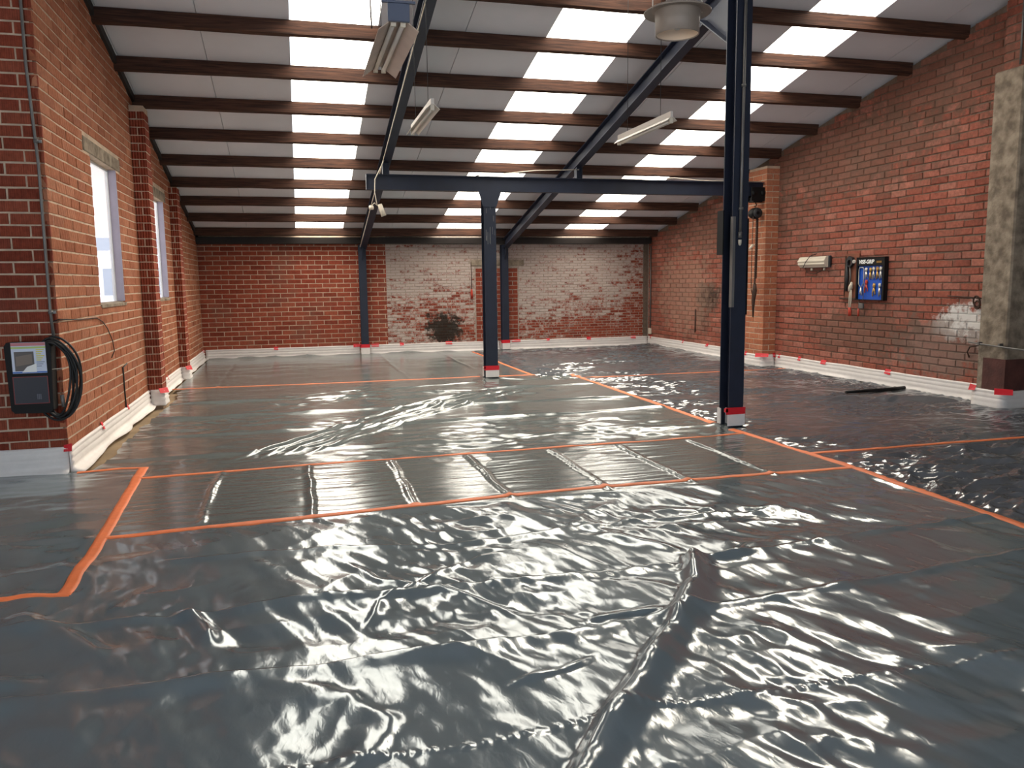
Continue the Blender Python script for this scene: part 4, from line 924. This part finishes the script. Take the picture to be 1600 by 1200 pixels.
# ------------------------------------------------------------------ things on the right wall
xw = XR - 0.004
root = empty('bulkhead_lamp', (xw, 11.68, 1.75), 'dusty cream bulkhead lamp with ribbed cover on the right brick wall', 'lamp')
mb = MB(); mb.bbox(xw - 0.05, xw, 11.30, 12.06, 1.76, 1.95, 0.01); mb.build('base_tray', m_dark, root)
prof = [(xw - 0.05, 1.945)]
for k in range(25):
    t = k/24; prof.append((xw - 0.055 - 0.075*math.sin(math.pi*min(1, 0.12 + t*0.76)) - 0.006*math.sin(t*math.pi*6), 1.94 - 0.17*t))
prof.append((xw - 0.05, 1.765))
mb = MB(); mb.prism(prof, 'Y', 11.325, 12.035); mb.build('ribbed_cover', m_cream, root)
mb = MB(); mb.tube([(xw - 0.145, 11.86, 1.76), (xw - 0.15, 11.78, 1.86), (xw - 0.13, 11.70, 1.95), (xw - 0.03, 11.66, 1.99)], 0.006, 6); mb.build('cable', m_rubber, root)
mb = MB(); mb.tube([(xw - 0.03, 11.95, 1.76), (xw - 0.03, 11.9, 1.68), (xw - 0.03, 11.7, 1.66), (xw - 0.03, 11.55, 1.70), (xw - 0.03, 11.4, 1.76)], 0.006, 6); mb.build('cable', m_rust, root)
for yy in (11.42, 11.75): mb = MB(); mb.lathe([(0.0, -0.02), (0.018, -0.02), (0.018, 0.02), (0.0, 0.02)], (xw - 0.05, yy, 1.735), 10); mb.build('gland', m_cream, root)

root = empty('tool_rack', (xw, 10.8, 1.26), 'brown wooden rack hung with old tools left of the blue tool board', 'tool rack')
mb = MB(); mb.bbox(xw - 0.02, xw, 10.62, 10.96, 1.28, 1.96, 0.004); mb.build('backboard', m_board, root)
mb = MB(); mb.bbox(xw - 0.05, xw, 10.60, 11.02, 1.255, 1.28, 0.004); mb.build('shelf_edge', m_rust, root)
tl = empty('pipe_clamp', (xw - 0.03, 10.84, 1.35), 'dark pipe clamp with hexagonal head on the brown tool rack', 'tool')
mb = MB()
hexp = [(10.79 + 0.085*math.cos(k*math.pi/3 + .3), 1.835 + 0.09*math.sin(k*math.pi/3 + .3)) for k in range(6)]; hexi = [(10.79 + 0.045*math.cos(k*math.pi/3 + .3), 1.82 + 0.05*math.sin(k*math.pi/3 + .3)) for k in range(6)]
V = [(xw - 0.07, *p) for p in hexp] + [(xw - 0.07, *p) for p in hexi] + [(xw - 0.025, *p) for p in hexp] + [(xw - 0.025, *p) for p in hexi]; F = []
for k in range(6):
    j = (k+1) % 6; F += [(k, j, 6+j, 6+k), (12+k, 18+k, 18+j, 12+j), (k, 12+k, 12+j, j), (6+k, 6+j, 18+j, 18+k)]
mb.add(V, F); mb.build('clamp_head', m_dark, tl)
mb = MB(); mb.tube([(xw - 0.04, 10.87, 1.80), (xw - 0.04, 10.86, 1.6), (xw - 0.04, 10.87, 1.38)], [0.02, 0.028, 0.018], 8); mb.build('clamp_body', m_dark, tl)
mb = MB(); mb.tube([(xw - 0.04, 10.80, 1.76), (xw - 0.045, 10.775, 1.6), (xw - 0.04, 10.80, 1.48)], 0.012, 8); mb.build('spindle', m_galv, tl)
mb = MB(); mb.tube([(xw - 0.03, 10.925, 1.93), (xw - 0.03, 10.925, 1.55), (xw - 0.03, 10.93, 1.30)], [0.008, 0.01, 0.006], 8); tag(mb.build('iron_bar', m_rust), 'thin iron bar hanging at the left edge of the brown tool rack', 'tool')
mb = MB(); mb.lathe([(0.012, -0.02), (0.028, -0.02), (0.028, 0.0), (0.012, 0.0)], (xw - 0.07, 10.66, 1.835), 16, 'X'); tag(mb.build('washer', m_wtube), 'small white ring between the clamp head and the tool board', 'ring')
tl = empty('pliers', (xw - 0.05, 10.75, 1.0), 'long cream pliers with orange grips hanging below the tool rack', 'pliers')
mb = MB(); mb.tube([(xw - 0.06, 10.72, 1.52), (xw - 0.06, 10.745, 1.44), (xw - 0.06, 10.765, 1.38)], [0.016, 0.034, 0.022], 8); mb.build('jaws', m_cream, tl)
for (y0, y1) in ((10.765, 10.765), (10.72, 10.735)): mb = MB(); mb.tube([(xw - 0.06, 10.755 if y0 > 10.75 else 10.725, 1.40), (xw - 0.06, y0, 1.25), (xw - 0.06, y1, 1.12)], 0.009, 6); mb.build('arm', m_cream, tl)
for (y0, y1) in ((10.765, 10.755), (10.735, 10.72)): mb = MB(); mb.tube([(xw - 0.06, y0, 1.13), (xw - 0.06, y1, 1.0)], 0.012, 8); mb.build('grip', m_redh, tl)
mb = MB(); mb.tube([(xw - 0.04, 10.56, 1.25), (xw - 0.04, 10.565, 1.12)], 0.006, 6); t2 = MB(); t2.tube([(xw - 0.04, 10.565, 1.12), (xw - 0.04, 10.567, 1.0)], 0.014, 8)
sd = empty('screwdriver', (xw - 0.04, 10.565, 1.0), 'screwdriver with red handle hanging under the tool board', 'screwdriver'); mb.build('blade', m_galv, sd); t2.build('handle', m_redh, sd)
mb = MB(); mb.tube([(xw - 0.07, 10.42, 1.5), (xw - 0.07, 10.44, 1.25)], 0.006, 6); t2 = MB(); t2.bbox(xw - 0.09, xw - 0.05, 10.42, 10.51, 1.12, 1.20, 0.008)
sd = empty('hammer', (xw - 0.07, 10.45, 1.12), 'grey hammer hanging head down in front of the blue tool board', 'hammer'); mb.build('handle', m_galv, sd); t2.build('head', m_galv, sd)

# blue tool board with black frame
root = empty('tool_board', (xw, 10.31, 1.25), 'black framed blue display board of locking pliers on the right wall', 'tool board')
yA, yBd, zA, zB = 10.00, 10.615, 1.25, 1.895
mb = MB(); mb.bbox(xw - 0.03, xw, yA, yBd, zA, zB, 0.004); mb.build('back_panel', m_black, root)
for (a0, a1, b0, b1) in ((yA, yA + 0.045, zA, zB), (yBd - 0.03, yBd, zA, zB), (yA, yBd, zA, zA + 0.012), (yA, yBd, zB - 0.015, zB)): mb = MB(); mb.bbox(xw - 0.075, xw - 0.03, a0, a1, b0, b1, 0.003); mb.build('frame_side', m_black, root)
mb = MB(); mb.box(xw - 0.042, xw - 0.03, yA + 0.045, yBd - 0.03, zA + 0.012, zB - 0.13); mb.build('blue_panel', m_bblue, root)
mb = MB(); mb.bbox(xw - 0.07, xw - 0.03, yA + 0.045, yBd - 0.03, zB - 0.128, zB - 0.015, 0.003); hd = mb.build('header', m_black, root)
def text(body, size, y, z, x, mat, par, nm, shear=0.2, off=0.0):
    cu = bpy.data.curves.new('lettering', 'FONT'); cu.body = body; cu.size = size; cu.extrude = 0.001; cu.shear = shear; cu.offset = off; cu.align_x = 'LEFT'
    to = bpy.data.objects.new('lettering', cu); COL.objects.link(to)
    dg = bpy.context.evaluated_depsgraph_get(); me = bpy.data.meshes.new_from_object(to.evaluated_get(dg)); bpy.data.objects.remove(to)
    me.transform(Matrix(((0, 0, -1, x), (-1, 0, 0, y), (0, 1, 0, z), (0, 0, 0, 1))))
    me.materials.clear(); return link_mesh(nm, me, mat, par)
text('VISE-GRIP', 0.078, yBd - 0.052, zB - 0.095, xw - 0.0715, m_white, hd, 'lettering', off=0.003)
mb = MB()
for k in range(5): mb.box(xw - 0.0725, xw - 0.071, yA + 0.07 + 0.022*k, yA + 0.085 + 0.022*k, zB - 0.092, zB - 0.062)
mb.build('gold_print', m_gold, hd)
def plier(y, z, h_, mat, label, open_=0.03, loop=False):
    t = empty('locking_pliers', (xw - 0.06, y, z), label, 'pliers', 'pliers on the blue board'); x = xw - 0.058
    if loop:
        mb = MB(); mb.tube([(x, y + 0.005, z + h_*0.28), (x, y + 0.055, z + h_*0.42), (x, y + 0.055, z + h_*0.95), (x, y + 0.03, z + h_), (x, y - 0.03, z + h_), (x, y - 0.055, z + h_*0.95), (x, y - 0.055, z + h_*0.45), (x, y - 0.02, z + h_*0.33)], 0.008, 6); mb.build('clamp_jaw', mat, t)
        mb = MB(); mb.tube([(x, y, z + h_*0.3), (x, y - 0.012, z + h_*0.1), (x, y - 0.02, z)], [0.013, 0.011, 0.008], 6); mb.build('handle', mat, t)
        mb = MB(); mb.tube([(x, y, z + h_*0.3), (x, y + 0.025, z + h_*0.1), (x, y + 0.03, z + 0.02)], 0.008, 6); mb.build('lever', mat, t)
    else:
        mb = MB(); mb.tube([(x, y + 0.012, z + h_), (x, y + 0.014, z + h_*0.8), (x, y, z + h_*0.62)], [0.006, 0.014, 0.014], 6); mb.tube([(x, y - 0.014, z + h_*0.97), (x, y - 0.014, z + h_*0.8), (x, y, z + h_*0.62)], [0.006, 0.012, 0.012], 6); mb.build('jaws', mat, t)
        mb = MB(); mb.tube([(x, y, z + h_*0.62), (x, y + open_, z + h_*0.3), (x, y + open_, z)], [0.013, 0.010, 0.008], 6); mb.build('handle', mat, t)
        mb = MB(); mb.tube([(x, y, z + h_*0.62), (x, y - open_*0.8, z + h_*0.3), (x, y - open_*0.9, z + 0.02)], [0.012, 0.009, 0.007], 6); mb.build('lever', mat, t)
plier(10.51, 1.32, 0.42, m_chrome, 'large C-shaped locking clamp at the left of the blue board', loop=True)
plier(10.40, 1.57, 0.17, m_chrome, 'leftmost locking pliers in the upper row of the blue board', 0.02)
plier(10.31, 1.55, 0.19, m_gold, 'second brassy locking pliers in the upper row of the blue board', 0.018)
plier(10.24, 1.56, 0.19, m_chrome, 'third locking pliers in the upper row of the blue board', 0.018)
plier(10.16, 1.56, 0.19, m_gold, 'fourth brassy locking pliers in the upper row of the blue board', 0.018)
plier(10.09, 1.56, 0.19, m_chrome, 'rightmost locking pliers in the upper row of the blue board', 0.016)
plier(10.39, 1.36, 0.20, m_redh, 'red handled locking pliers in the lower middle of the blue board', 0.03)
plier(10.22, 1.31, 0.20, m_gold, 'brassy locking pliers in the lower right of the blue board', 0.028)
plier(10.10, 1.31, 0.20, m_chrome, 'small locking pliers in the lower right corner of the blue board', 0.015)

# iron bits beside the concrete pier
mb = MB(); mb.tube([(xw - 0.02, 8.84, 1.335), (xw - 0.025, 8.5, 1.325), (xw - 0.02, 8.14, 1.30)], 0.009, 6); tag(mb.build('iron_rod', m_rust), 'rusty iron rod lying against the right wall beside the concrete pier', 'rod')
ring = MB(); ring.tube([(xw - 0.03 - 0.01*math.sin(t), 8.36 + 0.05*math.cos(t), 1.27 + 0.07*math.sin(t)) for t in np.linspace(0, 2*math.pi, 25)], 0.011, 6, cap=False); ring.tube([(xw - 0.04, 8.34 + 0.04*math.cos(t), 1.23 + 0.05*math.sin(t)) for t in np.linspace(0, 2*math.pi, 21)], 0.01, 6, cap=False)
tag(ring.build('shackle', m_rust), 'black iron shackle hung on the rod by the concrete pier', 'shackle')
mb = MB(); mb.tube([(xw - 0.005, 8.14, 0.72), (xw - 0.03, 8.3, 0.715), (xw - 0.035, 8.42, 0.69), (xw - 0.03, 8.46, 0.62), (xw - 0.005, 8.45, 0.55)], 0.010, 6); tag(mb.build('iron_hook', m_rust), 'bent iron hook in the right wall near the floor beside the concrete pier', 'hook')
root = empty('pipe_rail', (8.10, 7.9, 0.75), 'thin grey pipe fixed across the concrete pier', 'pipe')
mb = MB(); mb.tube([(8.12, 8.20, 0.775), (8.10, 8.0, 0.765), (8.08, 7.5, 0.745), (8.08, 7.22, 0.738), (8.08, 7.20, 0.80)], 0.010, 8); mb.build('pipe', m_galv, root)
for yy in (8.02, 7.72): mb = MB(); mb.box(8.085, 8.138, yy - 0.012, yy + 0.012, 0.75, 0.79); mb.build('clip', m_galv, root)
mb = MB(); mb.tube([(8.22, 7.80, 4.02), (8.22, 7.80, zr(7.8) - 0.06)], 0.012, 8); tag(mb.build('conduit', m_galv), 'thin grey conduit rising from the top of the concrete pier', 'conduit')
mb = MB(); P_ = [(7.15, 9.22), (7.6, 9.30), (8.05, 9.40), (8.30, 9.46)]
mb.tube([(a, b, float(HF(a, b)) + 0.03) for a, b in P_], [0.018, 0.024, 0.026, 0.026], 10); tag(mb.build('plastic_roll', m_black), 'thin black roll of plastic lying near the foam strip on the right', 'plastic roll')
# pull cord on the whitewashed wall
root = empty('pull_cord', (3.95, YB - 0.03, 1.25), 'thin cord with orange handle hanging on the whitewashed wall beside the doorway', 'cord')
mb = MB(); mb.tube([(3.95, YB - 0.02, 2.05), (3.955, YB - 0.02, 1.7), (3.95, YB - 0.02, 1.42)], 0.008, 6); mb.build('cord', m_rust, root)
mb = MB(); mb.tube([(3.95, YB - 0.03, 1.44), (3.95, YB - 0.03, 1.35), (3.955, YB - 0.03, 1.22)], [0.015, 0.03, 0.025], 8); mb.build('handle', m_redh, root)
# rusty bar on the right wall, right corner socket
mb = MB(); mb.tube([(xw - 0.01, 15.85, 0.95), (xw - 0.01, 15.85, 0.45)], 0.014, 6); tag(mb.build('iron_bar', m_rust), 'short rusty bar upright on the right wall below the soot stain', 'bar')
mb = MB(); mb.tube([(XR - 0.02, YB - 0.16, 0.35), (XR - 0.02, YB - 0.16, 2.4)], 0.016, 8); tag(mb.build('conduit', m_galv), 'grey conduit in the far right corner of the room', 'conduit')
mb = MB(); mb.bbox(XR - 0.05, XR - 0.006, YB - 0.22, YB - 0.10, 0.28, 0.42, 0.006); tag(mb.build('socket_box', m_cream), 'small grey socket box low in the far right corner', 'socket')

# neighbouring house outside the left windows
root = empty('house', (-10, 43, 0), 'white house with a grey gable roof seen through the left window', 'house')
mb = MB(); mb.box(-8.7, -3.2, 40, 46, -0.5, 3.2); mb.build('wall', m_housew, root)
mb = MB(); mb.prism([(-8.9, 3.2), (-3.0, 3.2), (-6.2, 8.6)], 'Y', 39.6, 46.4); mb.build('roof', m_house, root)
for xx in (-8.3, -7.2, -6.1): mb = MB(); mb.box(xx, xx + 0.6, 39.95, 40.0, 1.2, 2.4); mb.build('window', m_house, root)
mb = MB(); mb.box(-60, -5.3, -30, 90, -0.8, -0.5); tag(mb.build('ground_outside', simple('ground_grey', srgb(170, 172, 180), 0.9)), kind='structure')
